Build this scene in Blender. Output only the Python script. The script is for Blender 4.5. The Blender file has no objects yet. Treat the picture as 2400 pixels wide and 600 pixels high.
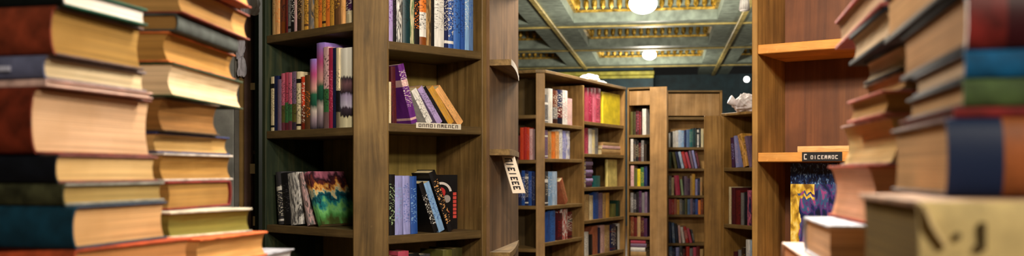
import bpy, bmesh, math, random
from mathutils import Vector, Matrix

random.seed(7)
S = bpy.context.scene
COL = S.collection
F = 2200.0            # focal length in pixels of the 2400 x 600 frame
CX, HZ = 1200.0, 400.0
EYE = 1.05
PI = math.pi

# ------------------------------------------------------------------ helpers
def lin(c):
    return tuple(((v/255.0)/12.92 if v/255.0 <= 0.04045 else ((v/255.0+0.055)/1.055)**2.4) for v in c) + (1.0,)

def link(o):
    COL.objects.link(o); return o

def tag(o, label=None, cat=None, group=None, kind=None):
    if label: o['label'] = label
    if cat: o['category'] = cat
    if group: o['group'] = group
    if kind: o['kind'] = kind
    return o

def empty(name, loc=(0, 0, 0), rz=0.0):
    o = bpy.data.objects.new(name, None)
    o.empty_display_size = 0.1
    o.location = loc; o.rotation_euler = (0, 0, rz)
    return link(o)

def mesh_obj(name, bm, mat, parent=None, smooth=False, mw=None):
    bmesh.ops.recalc_face_normals(bm, faces=bm.faces[:])
    me = bpy.data.meshes.new(name)
    bm.to_mesh(me); bm.free()
    if isinstance(mat, (list, tuple)):
        for m in mat: me.materials.append(m)
    else:
        me.materials.append(mat)
    if smooth:
        for p in me.polygons: p.use_smooth = True
    o = bpy.data.objects.new(name, me)
    link(o)
    if parent is not None: o.parent = parent
    if mw is not None: o.matrix_local = mw
    return o

def add_box(bm, lo, hi, bevel=0.0, seg=1):
    x0, y0, z0 = lo; x1, y1, z1 = hi
    vs = [bm.verts.new(p) for p in ((x0,y0,z0),(x1,y0,z0),(x1,y1,z0),(x0,y1,z0),(x0,y0,z1),(x1,y0,z1),(x1,y1,z1),(x0,y1,z1))]
    fs = [bm.faces.new([vs[i] for i in f]) for f in ((3,2,1,0),(4,5,6,7),(0,1,5,4),(1,2,6,5),(2,3,7,6),(3,0,4,7))]
    if bevel > 0:
        es = list({e for f in fs for e in f.edges})
        bmesh.ops.bevel(bm, geom=es, offset=bevel, segments=seg, affect='EDGES', profile=0.5)

def add_prism(bm, poly, z0, z1, bevel=0.0):
    a = [bm.verts.new((p[0], p[1], z0)) for p in poly]
    b = [bm.verts.new((p[0], p[1], z1)) for p in poly]
    n = len(poly)
    fs = [bm.faces.new(list(reversed(a))), bm.faces.new(b)]
    for i in range(n):
        j = (i+1) % n
        fs.append(bm.faces.new((a[i], a[j], b[j], b[i])))
    if bevel > 0:
        es = list({e for f in fs for e in f.edges})
        bmesh.ops.bevel(bm, geom=es, offset=bevel, segments=1, affect='EDGES', profile=0.5)

def ray(px, d):
    return ((px-CX)/F*d, d)

def zat(py, d):
    return EYE + (HZ-py)/F*d

# ------------------------------------------------------------------ materials
def new_mat(name, rough=0.6, spec=0.3):
    m = bpy.data.materials.new(name); m.use_nodes = True
    nt = m.node_tree
    b = nt.nodes['Principled BSDF']
    b.inputs['Roughness'].default_value = rough
    b.inputs['Specular IOR Level'].default_value = spec
    return m, nt, b

def nn(nt, t, **kw):
    n = nt.nodes.new(t)
    for k, v in kw.items():
        if hasattr(n, k): setattr(n, k, v)
        else: n.inputs[k].default_value = v
    return n

def ramp(nt, stops, interp='LINEAR'):
    r = nt.nodes.new('ShaderNodeValToRGB')
    r.color_ramp.interpolation = interp
    el = r.color_ramp.elements
    el[0].position, el[0].color = stops[0]
    el[1].position, el[1].color = stops[-1] if len(stops) > 1 else stops[0]
    for p, c in stops[1:-1]:
        e = el.new(p); e.color = c
    return r

def mix(nt, fac, a, b, blend='MIX'):
    m = nt.nodes.new('ShaderNodeMix'); m.data_type = 'RGBA'; m.blend_type = blend
    for sock, v in ((m.inputs[0], fac), (m.inputs[6], a), (m.inputs[7], b)):
        if hasattr(v, 'is_output'): nt.links.new(v, sock)
        else: sock.default_value = v
    return m.outputs[2]

def wood(name, dark, mid, light, axis='z', rough=0.55, scale=1.0, wear=0.25):
    m, nt, b = new_mat(name, rough, 0.35)
    tc = nn(nt, 'ShaderNodeTexCoord')
    mp = nn(nt, 'ShaderNodeMapping')
    k = {'z': (38, 38, 2.2), 'x': (2.2, 38, 38)}[axis]
    mp.inputs['Scale'].default_value = tuple(v*scale for v in k)
    nt.links.new(tc.outputs['Object'], mp.inputs['Vector'])
    n1 = nn(nt, 'ShaderNodeTexNoise'); n1.inputs['Scale'].default_value = 1.0
    n1.inputs['Detail'].default_value = 6; n1.inputs['Roughness'].default_value = 0.65
    n1.inputs['Distortion'].default_value = 0.6
    nt.links.new(mp.outputs[0], n1.inputs['Vector'])
    r = ramp(nt, [(0.28, lin(dark)), (0.5, lin(mid)), (0.75, lin(light))])
    nt.links.new(n1.outputs['Fac'], r.inputs['Fac'])
    n2 = nn(nt, 'ShaderNodeTexNoise'); n2.inputs['Scale'].default_value = 7.0
    n2.inputs['Detail'].default_value = 5
    nt.links.new(tc.outputs['Object'], n2.inputs['Vector'])
    r2 = ramp(nt, [(0.35, (0.55, 0.55, 0.55, 1)), (0.65, (1.12, 1.12, 1.12, 1))])
    nt.links.new(n2.outputs['Fac'], r2.inputs['Fac'])
    c = mix(nt, 0.7, r.outputs['Color'], r2.outputs['Color'], 'MULTIPLY')
    # small pale scuffs
    n3 = nn(nt, 'ShaderNodeTexNoise'); n3.inputs['Scale'].default_value = 55.0; n3.inputs['Detail'].default_value = 2
    nt.links.new(tc.outputs['Object'], n3.inputs['Vector'])
    r3 = ramp(nt, [(0.66, (0, 0, 0, 1)), (0.76, (wear, wear, wear, 1))])
    nt.links.new(n3.outputs['Fac'], r3.inputs['Fac'])
    c = mix(nt, r3.outputs['Color'], c, lin(light))
    nt.links.new(c, b.inputs['Base Color'])
    bp = nn(nt, 'ShaderNodeBump'); bp.inputs['Strength'].default_value = 0.25; bp.inputs['Distance'].default_value = 0.002
    nt.links.new(n1.outputs['Fac'], bp.inputs['Height'])
    nt.links.new(bp.outputs[0], b.inputs['Normal'])
    return m

def pages_mat(name, rgb, axis='z', freq=900.0, depth=0.22):
    m, nt, b = new_mat(name, 0.85, 0.1)
    tc = nn(nt, 'ShaderNodeTexCoord')
    mp = nn(nt, 'ShaderNodeMapping')
    lo = 3.0
    mp.inputs['Scale'].default_value = {'z': (lo, lo, freq), 'x': (freq, lo, lo)}[axis]
    nt.links.new(tc.outputs['Object'], mp.inputs['Vector'])
    n = nn(nt, 'ShaderNodeTexNoise'); n.inputs['Scale'].default_value = 1.0; n.inputs['Detail'].default_value = 3
    nt.links.new(mp.outputs[0], n.inputs['Vector'])
    d = tuple(v*(1-depth) for v in rgb)
    r = ramp(nt, [(0.3, lin(d)), (0.6, lin(rgb))])
    nt.links.new(n.outputs['Fac'], r.inputs['Fac'])
    n2 = nn(nt, 'ShaderNodeTexNoise'); n2.inputs['Scale'].default_value = 14.0; n2.inputs['Detail'].default_value = 3
    nt.links.new(tc.outputs['Object'], n2.inputs['Vector'])
    r2 = ramp(nt, [(0.35, (0.86, 0.82, 0.74, 1)), (0.62, (1, 1, 1, 1))])
    nt.links.new(n2.outputs['Fac'], r2.inputs['Fac'])
    c = mix(nt, 0.8, r.outputs['Color'], r2.outputs['Color'], 'MULTIPLY')
    nt.links.new(c, b.inputs['Base Color'])
    bp = nn(nt, 'ShaderNodeBump'); bp.inputs['Strength'].default_value = 0.3; bp.inputs['Distance'].default_value = 0.001
    nt.links.new(n.outputs['Fac'], bp.inputs['Height']); nt.links.new(bp.outputs[0], b.inputs['Normal'])
    return m

def cloth_mat(name, rgb, rough=0.7, bands=None, grain=0.25, spec=0.15):
    """book cloth / leather; bands: list of (position 0..1 along the spine x, width, rgb) in Generated x"""
    m, nt, b = new_mat(name, rough, spec)
    tc = nn(nt, 'ShaderNodeTexCoord')
    n = nn(nt, 'ShaderNodeTexNoise'); n.inputs['Scale'].default_value = 45.0; n.inputs['Detail'].default_value = 6
    nt.links.new(tc.outputs['Object'], n.inputs['Vector'])
    d = tuple(v*(1-grain) for v in rgb); l = tuple(min(255, v*(1+grain*0.6)) for v in rgb)
    r = ramp(nt, [(0.3, lin(d)), (0.7, lin(l))])
    nt.links.new(n.outputs['Fac'], r.inputs['Fac'])
    c = r.outputs['Color']
    if bands:
        sx = nn(nt, 'ShaderNodeSeparateXYZ'); nt.links.new(tc.outputs['Object'], sx.inputs[0])
        for pos, w, brgb in bands:
            sub = nn(nt, 'ShaderNodeMath', operation='SUBTRACT'); sub.inputs[1].default_value = pos
            nt.links.new(sx.outputs['Y'], sub.inputs[0])
            ab = nn(nt, 'ShaderNodeMath', operation='ABSOLUTE'); nt.links.new(sub.outputs[0], ab.inputs[0])
            ls = nn(nt, 'ShaderNodeMath', operation='LESS_THAN'); ls.inputs[1].default_value = w/2
            nt.links.new(ab.outputs[0], ls.inputs[0])
            c = mix(nt, ls.outputs[0], c, lin(brgb))
    nt.links.new(c, b.inputs['Base Color'])
    bp = nn(nt, 'ShaderNodeBump'); bp.inputs['Strength'].default_value = 0.2; bp.inputs['Distance'].default_value = 0.001
    nt.links.new(n.outputs['Fac'], bp.inputs['Height']); nt.links.new(bp.outputs[0], b.inputs['Normal'])
    return m

_cov = {}
ZONES = {
 'landscape': (0.75, [(0.0,(60,70,30)),(0.14,(70,130,66)),(0.3,(110,172,100)),(0.42,(26,110,112)),(0.5,(10,44,60)),(0.58,(24,90,100)),(0.64,(190,180,140)),(0.7,(206,140,60)),(0.76,(90,36,34)),(0.86,(30,16,24)),(1.0,(160,90,110))]),
 'figure': (0.12, [(0.0,(226,214,176)),(0.13,(226,214,176)),(0.15,(36,28,34)),(0.24,(70,56,70)),(0.27,(206,196,220)),(0.40,(176,160,196)),(0.44,(52,40,50)),(0.56,(120,84,90)),(0.62,(50,44,56)),(0.65,(232,226,208)),(1.0,(240,234,222))]),
 'sunset': (0.10, [(0.0,(40,34,44)),(0.14,(150,130,140)),(0.26,(196,180,170)),(0.34,(24,70,54)),(0.5,(40,96,70)),(0.58,(206,150,140)),(0.78,(176,70,120)),(1.0,(140,120,196))]),
}
def cover_mat(base, acc, style, seed):
    """upright shelf book: printed cover. style: t lettering, b bands, s three zones, p picture, n plain"""
    key = (base, acc, style, seed)
    if key in _cov: return _cov[key]
    m, nt, b = new_mat('printed_cover', 0.42, 0.4)
    rnd = random.Random(repr(key))
    tc = nn(nt, 'ShaderNodeTexCoord')
    sx = nn(nt, 'ShaderNodeSeparateXYZ'); nt.links.new(tc.outputs['Generated'], sx.inputs[0])
    B, A = lin(base), lin(acc)
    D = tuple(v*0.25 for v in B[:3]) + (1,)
    if style in ZONES:
        sep = nn(nt, 'ShaderNodeTexNoise'); sep.inputs['Scale'].default_value = 5.0; sep.inputs['Detail'].default_value = 4
        nt.links.new(tc.outputs['Generated'], sep.inputs['Vector'])
        ma = nn(nt, 'ShaderNodeMath', operation='MULTIPLY_ADD'); ma.inputs[1].default_value = ZONES[style][0]
        nt.links.new(sep.outputs['Fac'], ma.inputs[0])
        su = nn(nt, 'ShaderNodeMath', operation='SUBTRACT'); su.inputs[1].default_value = ZONES[style][0]*0.5
        nt.links.new(sx.outputs['Z'], ma.inputs[2]); nt.links.new(ma.outputs[0], su.inputs[0])
        r = ramp(nt, [(p_, lin(c_)) for p_, c_ in ZONES[style][1]])
        nt.links.new(su.outputs[0], r.inputs['Fac'])
        c = r.outputs['Color']
    elif style == 'p':
        n = nn(nt, 'ShaderNodeTexNoise'); n.inputs['Scale'].default_value = 2.6; n.inputs['Detail'].default_value = 6
        n.inputs['Distortion'].default_value = 1.4
        mp = nn(nt, 'ShaderNodeMapping'); mp.inputs['Location'].default_value = (rnd.uniform(0, 9), rnd.uniform(0, 9), rnd.uniform(0, 9))
        nt.links.new(tc.outputs['Generated'], mp.inputs[0]); nt.links.new(mp.outputs[0], n.inputs['Vector'])
        r = ramp(nt, [(0.3, D), (0.42, B), (0.52, A), (0.6, D), (0.7, B)])
        nt.links.new(n.outputs['Fac'], r.inputs['Fac'])
        c = r.outputs['Color']
    else:
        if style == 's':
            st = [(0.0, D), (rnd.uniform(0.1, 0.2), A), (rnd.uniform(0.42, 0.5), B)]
        elif style == 'b':
            z = rnd.uniform(0.62, 0.8)
            st = [(0.0, B), (0.06, A), (0.10, B), (z, A), (z+rnd.uniform(0.05, 0.13), B)]
        elif style == 'w':   # pale foot and head
            st = [(0.0, A), (rnd.uniform(0.12, 0.22), B), (rnd.uniform(0.72, 0.85), A)]
        else:
            st = [(0.0, B), (1.0, B)]
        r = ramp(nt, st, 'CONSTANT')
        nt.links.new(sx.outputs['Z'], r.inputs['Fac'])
        c = r.outputs['Color']
        # soft print mottling
        n = nn(nt, 'ShaderNodeTexNoise'); n.inputs['Scale'].default_value = 4.0; n.inputs['Detail'].default_value = 5
        mp = nn(nt, 'ShaderNodeMapping'); mp.inputs['Location'].default_value = (rnd.uniform(0, 9), 0, rnd.uniform(0, 9))
        nt.links.new(tc.outputs['Generated'], mp.inputs[0]); nt.links.new(mp.outputs[0], n.inputs['Vector'])
        r2 = ramp(nt, [(0.35, (0.5, 0.5, 0.5, 1)), (0.65, (1.15, 1.15, 1.15, 1))])
        nt.links.new(n.outputs['Fac'], r2.inputs['Fac'])
        c = mix(nt, 0.55, c, r2.outputs['Color'], 'MULTIPLY')
    if style in ('t','s','b','w'):
        # a running line of printed marks up the spine
        mp = nn(nt, 'ShaderNodeMapping'); mp.inputs['Scale'].default_value = (3.0, 0.0, rnd.uniform(30, 55))
        mp.inputs['Location'].default_value = (rnd.uniform(0, 9), 0, rnd.uniform(0, 9))
        nt.links.new(tc.outputs['Generated'], mp.inputs[0])
        n = nn(nt, 'ShaderNodeTexNoise'); n.inputs['Scale'].default_value = 1.0; n.inputs['Detail'].default_value = 2
        nt.links.new(mp.outputs[0], n.inputs['Vector'])
        g1 = nn(nt, 'ShaderNodeMath', operation='GREATER_THAN'); g1.inputs[1].default_value = 0.56
        nt.links.new(n.outputs['Fac'], g1.inputs[0])
        z0, z1 = rnd.uniform(0.12, 0.3), rnd.uniform(0.7, 0.92)
        g2 = nn(nt, 'ShaderNodeMath', operation='GREATER_THAN'); g2.inputs[1].default_value = z0; nt.links.new(sx.outputs['Z'], g2.inputs[0])
        g3 = nn(nt, 'ShaderNodeMath', operation='LESS_THAN'); g3.inputs[1].default_value = z1; nt.links.new(sx.outputs['Z'], g3.inputs[0])
        g4 = nn(nt, 'ShaderNodeMath', operation='LESS_THAN'); g4.inputs[1].default_value = 0.03; nt.links.new(sx.outputs['Y'], g4.inputs[0])
        f = g1.outputs[0]
        for g in (g2, g3, g4):
            mu = nn(nt, 'ShaderNodeMath', operation='MULTIPLY'); nt.links.new(f, mu.inputs[0]); nt.links.new(g.outputs[0], mu.inputs[1]); f = mu.outputs[0]
        tcol = A if style == 't' else (lin((235, 225, 205)) if sum(base) < 330 else lin((30, 26, 30)))
        fm = nn(nt, 'ShaderNodeMath', operation='MULTIPLY'); fm.inputs[1].default_value = 0.75; nt.links.new(f, fm.inputs[0])
        c = mix(nt, fm.outputs[0], c, tcol)
    nt.links.new(c, b.inputs['Base Color'])
    _cov[key] = m
    return m

# palette: key -> (rgb, words)
PAL = {
 'black': ((16,15,18),'black'), 'white': ((222,216,210),'white'), 'cream': ((214,196,158),'cream'), 'grey': ((120,116,116),'grey'),
 'darkgrey': ((58,56,60),'dark grey'), 'navy': ((24,32,74),'navy'), 'blue': ((38,76,150),'blue'), 'midblue': ((52,98,172),'mid blue'),
 'lightblue': ((128,164,206),'light blue'), 'paleblue': ((176,196,222),'pale blue'), 'lavender': ((146,146,200),'lavender'), 'steel': ((84,112,156),'steel blue'),
 'purple': ((96,36,118),'purple'), 'lilac': ((168,146,196),'lilac'), 'mauve': ((120,96,122),'mauve'), 'plum': ((70,36,72),'plum'),
 'pink': ((206,104,128),'pink'), 'hotpink': ((206,60,100),'bright pink'), 'palepink': ((214,170,170),'pale pink'), 'rose': ((180,70,92),'rose pink'),
 'red': ((176,40,34),'red'), 'orangered': ((206,66,36),'orange red'), 'darkred': ((98,24,26),'dark red'), 'maroon': ((72,22,30),'maroon'), 'crimson': ((160,40,70),'crimson'),
 'orange': ((226,120,44),'orange'), 'paleorange': ((226,166,104),'pale orange'), 'gold': ((196,142,54),'gold'), 'tan': ((176,140,92),'tan'),
 'brown': ((94,62,36),'brown'), 'redbrown': ((110,54,32),'red brown'), 'darkbrown': ((50,34,22),'dark brown'), 'terracotta': ((166,94,66),'terracotta'),
 'yellow': ((224,200,36),'yellow'), 'paleyellow': ((222,200,120),'pale yellow'), 'olive': ((92,88,40),'olive'), 'darkolive': ((56,52,24),'dark olive'),
 'green': ((58,108,64),'green'), 'darkgreen': ((22,50,36),'dark green'), 'teal': ((28,92,96),'teal'), 'darkteal': ((14,48,54),'dark teal'), 'palegreen': ((160,186,140),'pale green'),
}

PAGE_SHELF = pages_mat('shelf_book_pages', (214,196,156), 'x', 1500.0)
PAGE_WARM = pages_mat('shelf_book_pages_aged', (196,156,104), 'x', 1500.0)

W_MAIN = wood('dark_brown_stained_wood', (68,50,24), (108,82,44), (138,110,66), 'z')
W_MAINX = wood('dark_brown_shelf_wood', (56,43,24), (90,70,40), (122,98,60), 'x')
W_BACK = wood('olive_brown_back_board', (100,84,38), (140,118,58), (160,136,74), 'z', scale=0.5)
W_GREENPOST = wood('shade_darkened_green_paint', (18,30,18), (34,44,26), (66,64,38), 'z')  # green paint, darkened further to stand for the bay's unlit inside
W_FAR = wood('aged_tan_wood', (108,78,40), (148,110,60), (180,142,86), 'z')
W_FARX = wood('aged_tan_shelf_wood', (84,62,32), (120,92,52), (156,124,76), 'x')
W_FARBACK = wood('dark_brown_back_board', (58,44,24), (86,68,38), (108,86,48), 'z', scale=0.5)  # darker brown board for the backs of the far cases
W_PALE = wood('pale_pinkish_plywood', (138,102,60), (168,128,80), (192,152,106), 'z', scale=0.6)
W_PALEBACK = wood('pale_ochre_back_board', (150,110,58), (182,138,78), (204,160,98), 'z', scale=0.5)
W_GOLD = wood('golden_brown_wood', (112,78,36), (150,108,52), (178,134,72), 'z')
W_ORANGE = wood('orange_varnished_shelf_wood', (168,100,38), (212,142,66), (232,172,98), 'x')
W_REDBACK = wood('reddish_brown_back_board', (76,42,22), (108,62,33), (132,82,45), 'z', scale=0.45)
W_GREY = wood('greyish_brown_board', (84,60,38), (114,84,56), (140,106,72), 'z', rough=0.9, scale=0.6)

# ------------------------------------------------------------------ upright books
ORD = ['first','second','third','fourth','fifth','sixth','seventh','eighth','ninth','tenth','eleventh','twelfth','thirteenth','fourteenth','fifteenth','sixteenth','seventeenth','eighteenth','nineteenth','twentieth']
counts = {}

def book_mesh(t, h, dp, hard):
    """cover wraps spine at y=0 and two sides; returns (cover bmesh, pages bmesh)"""
    c = bmesh.new()
    th = min(0.0022 if hard else 0.0009, t*0.2)
    rise = min(t*0.22, 0.004) if hard else min(t*0.06, 0.0012)
    n = 6
    outer = [(0, dp)]
    for i in range(n+1):
        a = i/n
        outer.append((t*a, rise*(1-math.sin(PI*a))))
    outer.append((t, dp))
    inner = [(t-th, dp)]
    for i in range(n, -1, -1):
        a = i/n
        inner.append((th+(t-2*th)*a, rise*(1-math.sin(PI*a))+th))
    inner.append((th, dp))
    poly = outer + inner
    # build as strip quads between outer and inner so the U stays well formed
    m = len(outer)
    inn = list(reversed(inner))
    vo0 = [c.verts.new((x, y, 0)) for x, y in outer]; vo1 = [c.verts.new((x, y, h)) for x, y in outer]
    vi0 = [c.verts.new((x, y, 0)) for x, y in inn]; vi1 = [c.verts.new((x, y, h)) for x, y in inn]
    for i in range(m-1):
        c.faces.new((vo0[i], vo0[i+1], vo1[i+1], vo1[i]))
        c.faces.new((vi0[i+1], vi0[i], vi1[i], vi1[i+1]))
        c.faces.new((vo1[i], vo1[i+1], vi1[i+1], vi1[i]))
        c.faces.new((vo0[i+1], vo0[i], vi0[i], vi0[i+1]))
    for i in (0, m-1):
        c.faces.new((vo0[i], vo1[i], vi1[i], vi0[i]))
    p = bmesh.new()
    ins = 0.003 if hard else 0.0006
    add_box(p, (th, th+rise, ins), (t-th, dp-ins, h-ins))
    return c, p

def shelf_book(colspec, t, h, dp, hard=None):
    parts = colspec.split(',')
    base = PAL[parts[0]]
    acc = PAL[parts[1]] if len(parts) > 1 and parts[1] else PAL['white']
    style = parts[2] if len(parts) > 2 else 't'
    if hard is None: hard = t > 0.026
    c, p = book_mesh(t, h, dp, hard)
    seed = random.randint(0, 3)
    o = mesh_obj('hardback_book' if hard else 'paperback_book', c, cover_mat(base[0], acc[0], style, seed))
    mesh_obj('pages', p, PAGE_WARM if random.random() < 0.4 else PAGE_SHELF, o)
    words = base[1]
    if len(parts) > 1 and parts[1] and parts[1] != parts[0]: words += ' and ' + acc[1]
    return o, words, 'hardback' if hard else 'paperback'

class Face:
    """front plane of a run of shelves, from world point a (left) to b (right)"""
    def __init__(s, a, b):
        s.limit = None; s.a = Vector(a); s.b = Vector(b); d = s.b-s.a
        s.len = d.length; s.u = d/s.len; s.v = Vector((-s.u.y, s.u.x)); s.phi = math.atan2(s.u.y, s.u.x)
    def hit(s, px, v=0.0):
        """u coordinate and distance where the sight line through column px meets the plane v behind the front"""
        o = s.a + s.v*v; k = (px-CX)/F
        # (k*d, d) = o + u*t
        t = (o.x - k*o.y)/(k*s.u.y - s.u.x)
        return t, o.y + s.u.y*t
    def world(s, u, v):
        return s.a + s.u*u + s.v*v
    def mat(s, u, v, z):
        w = s.world(u, v)
        return Matrix.Translation((w.x, w.y, z)) @ Matrix.Rotation(s.phi, 4, 'Z')

def put_row(face, z, specs, where, group, setback=0.03, depth=0.12):
    """specs: (px0, px1, py_top, colours[, lean_px[, mode[, depth]]]) - upright books on the shelf at height z"""
    k = 0
    prev_end = None; prev_tan = 0.0; prev_h = 0.0
    for sp in specs:
        px0, px1, py, colr = sp[:4]
        lean = sp[4] if len(sp) > 4 else 0
        mode = sp[5] if len(sp) > 5 else ''
        dp = sp[6] if len(sp) > 6 else depth
        sb = setback
        if mode == 'deep': sb = 0.13
        u0, d0 = face.hit(px0, sb); u1, d1 = face.hit(px1, sb)
        if prev_end is not None and mode not in ('deep',) and u0 < prev_end+0.0006 and abs(u0-prev_end) < 0.012: u0 = prev_end+0.0006
        zt = zat(py, (d0+d1)/2)
        h = max(0.03, zt-z)
        if face.limit is not None and mode == '':
            p0, nv, sg_ = face.limit
            while dp > 0.03 and min((face.world(uu, sb+dp+0.005)-p0).dot(nv)*sg_ for uu in (u0, u1, face.hit(px0-lean, sb)[0], face.hit(px1-lean, sb)[0])) < 0.0045: dp -= 0.004
        if mode in ('face', 'deep'):       # cover turned to the front, spine at its left
            t = 0.022
            o, words, kind = shelf_book(colr, t, h, max(0.04, u1-u0), hard=True)
            o.matrix_world = face.mat(u0, sb+t, z+0.0004) @ Matrix.Rotation(-PI/2, 4, 'Z')
            how = 'face-out'
            if mode == 'deep':
                W_ = u1-u0
                def flat_print(nm, rgb, quads):
                    q = bmesh.new()
                    for pts in quads:
                        a_ = [q.verts.new((t-0.0004, p[0]*W_, p[1]*h)) for p in pts]; b_ = [q.verts.new((t+0.0006, p[0]*W_, p[1]*h)) for p in pts]
                        q.faces.new(a_); q.faces.new(list(reversed(b_)))
                        for i_ in range(len(pts)): q.faces.new((a_[i_], a_[(i_+1) % len(pts)], b_[(i_+1) % len(pts)], b_[i_]))
                    mm, nt_, bb = new_mat('cover_ink', 0.5); bb.inputs['Base Color'].default_value = lin(rgb)
                    mesh_obj(nm, q, mm, o)
                def arc(cx, cz, r0, r1, a0, a1, n_=12):
                    out = []
                    for i_ in range(n_):
                        x0, x1 = a0+(a1-a0)*i_/n_, a0+(a1-a0)*(i_+1)/n_
                        out.append([(cx+r0*math.cos(x0), cz+0.55*r0*math.sin(x0)), (cx+r1*math.cos(x0), cz+0.55*r1*math.sin(x0)), (cx+r1*math.cos(x1), cz+0.55*r1*math.sin(x1)), (cx+r0*math.cos(x1), cz+0.55*r0*math.sin(x1))])
                    return out
                flat_print('cover_print', (206,196,190), arc(0.42, 0.66, 0.30, 0.38, 0.2, 2.6))
                flat_print('cover_print', (176,44,44), arc(0.40, 0.68, 0.0, 0.17, 0, 2*PI)+arc(0.6, 0.30, 0.0, 0.12, 0, 2*PI))
                flat_print('cover_print', (150,140,136), arc(0.62, 0.56, 0.0, 0.13, 0, 2*PI))
                flat_print('cover_print', (196,70,62), [[(0.84,0.20+k_*0.07),(0.96,0.20+k_*0.07),(0.96,0.255+k_*0.07),(0.84,0.255+k_*0.07)] for k_ in range(7)])
            if mode == 'face': prev_end = u1
        elif mode == 'flat':      # lying on its side; u1-u0 is its length, h its thickness above z0 given by py pair
            zb = zat(sp[7], (d0+d1)/2) if len(sp) > 7 else z
            if abs(zb - z) < 0.012: zb = z
            t = max(0.006, zt - zb - 0.0005)
            o, words, kind = shelf_book(colr, t, max(0.05, u1-u0), dp)
            o.matrix_world = face.mat(u0, sb, zb+t+0.0004) @ Matrix.Rotation(PI/2, 4, 'Y')
            how = 'flat'
        else:
            a = 0.0
            if lean:
                ut, _ = face.hit(px0-lean, sb)
                ta = (u0-ut)/h
                if prev_end is not None:
                    ta = min(ta, prev_tan + max(0.0, u0-prev_end-0.0012)/max(0.02, min(h, prev_h)))
                a = math.atan(ta)
            t = max(0.004, (u1-u0)*math.cos(a) - 0.0006)
            hh = h/math.cos(a) if not lean else (h - t*abs(math.sin(a)))/math.cos(a)
            o, words, kind = shelf_book(colr, t, hh, dp)
            if a >= 0:
                o.matrix_world = face.mat(u0, sb+random.uniform(0, 0.004), z+0.0004) @ Matrix.Rotation(-a, 4, 'Y')
                prev_end = u0 + t/math.cos(a)
            else:
                o.matrix_world = face.mat(u0, sb, z+0.0004+t*math.sin(-a)) @ Matrix.Rotation(-a, 4, 'Y')
                prev_end = u0 + t/math.cos(a)
            prev_tan, prev_h = math.tan(a), h
            how = 'leaning' if abs(a) > 0.08 else ''
        lab = ' '.join(x for x in (how, words, kind, ORD[k], 'along', where) if x)
        tag(o, lab, 'book', group)
        k += 1

# ------------------------------------------------------------------ shelving
def part_prism(name, root, poly, z0, z1, mat, phi=0.0, bevel=0.002):
    """a prism given by world XY points; the part's own x axis turned by phi so the grain runs along it"""
    R = Matrix.Rotation(-phi, 2)
    o = poly[0]
    loc = Vector(o)
    pts = [R @ (Vector(p)-loc) for p in poly]
    bm = bmesh.new(); add_prism(bm, pts, 0.0, z1-z0, bevel)
    rl = root.location
    mw = Matrix.Translation((loc.x-rl.x, loc.y-rl.y, z0-rl.z)) @ Matrix.Rotation(phi, 4, 'Z')
    return mesh_obj(name, bm, mat, root, mw=mw)

def rect(face, u0, u1, v0, v1):
    return [face.world(u0, v0), face.world(u1, v0), face.world(u1, v1), face.world(u0, v1)]

def isect(p, d, q, e):
    det = d.x*(-e.y) + e.x*d.y
    r = q-p
    t = (r.x*(-e.y) + e.x*r.y)/det
    return p + d*t

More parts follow.
